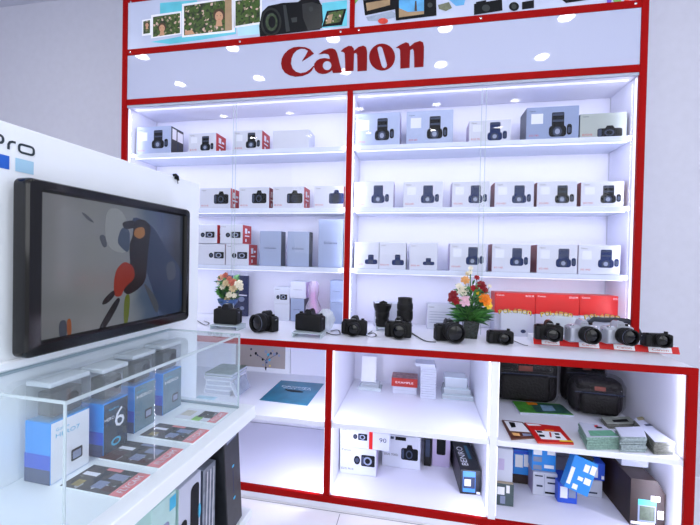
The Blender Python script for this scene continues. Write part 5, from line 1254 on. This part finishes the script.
# ---- goods on the stand's lower shelf
ZL = .2852; zw = ZL + ZF
def under(x0, x1, ytop, u, name, label, m_, side=None, depth=.10, top=None, cat='box'):
    A = sl(x0, 515, u=u); B = sl(x1, 515, u=u); zt = sl((x0 + x1) / 2, ytop, u=u).z; zt = min(zt, ZSH - .038)
    ln = abs(B.y - A.y); h = zt - ZL
    o = sthing(name, label, cat, (u - depth / 2, (A.y + B.y) / 2, ZL), 0, 'goods on the lower shelf of the stand')
    part('carton', MB().box(-depth / 2, depth / 2, -ln / 2, ln / 2, .0004, h, m_, .0015, sides={'-y': side or m_, '+z': top or m_}), o)
    return o, ln, h, depth, Matrix.Translation((depth / 2 + .0006, 0, 0)) @ Matrix.Rotation(pi / 2, 4, 'Z')
aqua = mat('pale_aqua_carton', 'b9dcd8', .3, vary=.08, bscale=20)
UU = US - .045
o, ln, h, dp, F = under(152, 176, 500, UU, 'accessory_package', 'pale aqua package with a bright blue corner under the stand shelf, nearest the viewer', aqua, aqua)
part('printed_corner', MB().prism([(ln * .2, h * .86), (ln * .48, h * .86), (ln * .48, h * .97), (ln * .2, h * .97)], 0, cyan, F).prism(rrect(-ln * .3, ln * .2, h * .55, h * .8, .01), 0, inkl, F), o)
o, ln, h, dp, F = under(179, 200.5, 480, UU, 'accessory_package', 'white package with rounded black windows under the stand shelf', carton, aqua)
part('black_window', MB().prism(rrect(0, ln * .4, h * .45, h * .92, .012), 0, ink, F).prism(rrect(-ln * .45, -ln * .15, h * .35, h * .68, .012), 0, ink, F), o, 'black rounded windows')
part('printed_patch', MB().prism(disc(ln * .43, h * .62, .006, .018), 0, cyan, F), o)
o, ln, h, dp, F = under(203, 215, 466, UU - .012, 'accessory_package', 'grey striped glossy package beside the tall black box under the stand shelf', mat('grey_film_carton', '8c93a2', .2, vary=.3, bscale=40), cartsided)
q = MB()
for k in range(6): q.prism([(-ln * .4 + k * ln * .13, h * .2), (-ln * .36 + k * ln * .13, h * .2), (-ln * .30 + k * ln * .13, h * .95), (-ln * .34 + k * ln * .13, h * .95)], 0, inkw if k % 2 else inkm, F)
part('printed_stripes', q, o)
A = sl(222, 470, u=US - .03); B = sl(237, 470, u=US - .03)
o = sthing('gimbal_box', 'tall slim black box with small blue marks leaning at the end of the stand', 'box', (US - .081, (A.y + B.y) / 2 + .046, ZL))
ln = abs(B.y - A.y); hgt = ZSH - .042 - ZL
Mg = Matrix.Rotation(radians(-6), 4, 'X') @ Matrix.Translation((0, -.03, .004))
Mg = Matrix.Translation((0, .0, .006)) @ Matrix.Rotation(radians(6), 4, 'X')
part('carton', MB().box(-.045, .045, -ln / 2, ln / 2, .0, hgt - .008, mat('gimbal_carton', '1f2226', .3, vary=.3, bscale=40), .002, sides={'+y': cartside}), o, M=Mg)
F = Mg @ Matrix.Translation((.0458, 0, 0)) @ Matrix.Rotation(pi / 2, 4, 'Z')
part('printed_marks', MB().prism(disc(0, hgt * .62, .006, .004), 0, cyan, F).prism(disc(0, hgt * .3, .006, .004), 0, cyan, F).prism([(-.004, hgt * .35), (.0, hgt * .35), (.0, hgt * .58), (-.004, hgt * .58)], 0, inkm, F).prism([(-ln * .35, hgt * .88), (ln * .3, hgt * .88), (ln * .2, hgt * .93), (-ln * .35, hgt * .93)], 0, inkl, F), o)
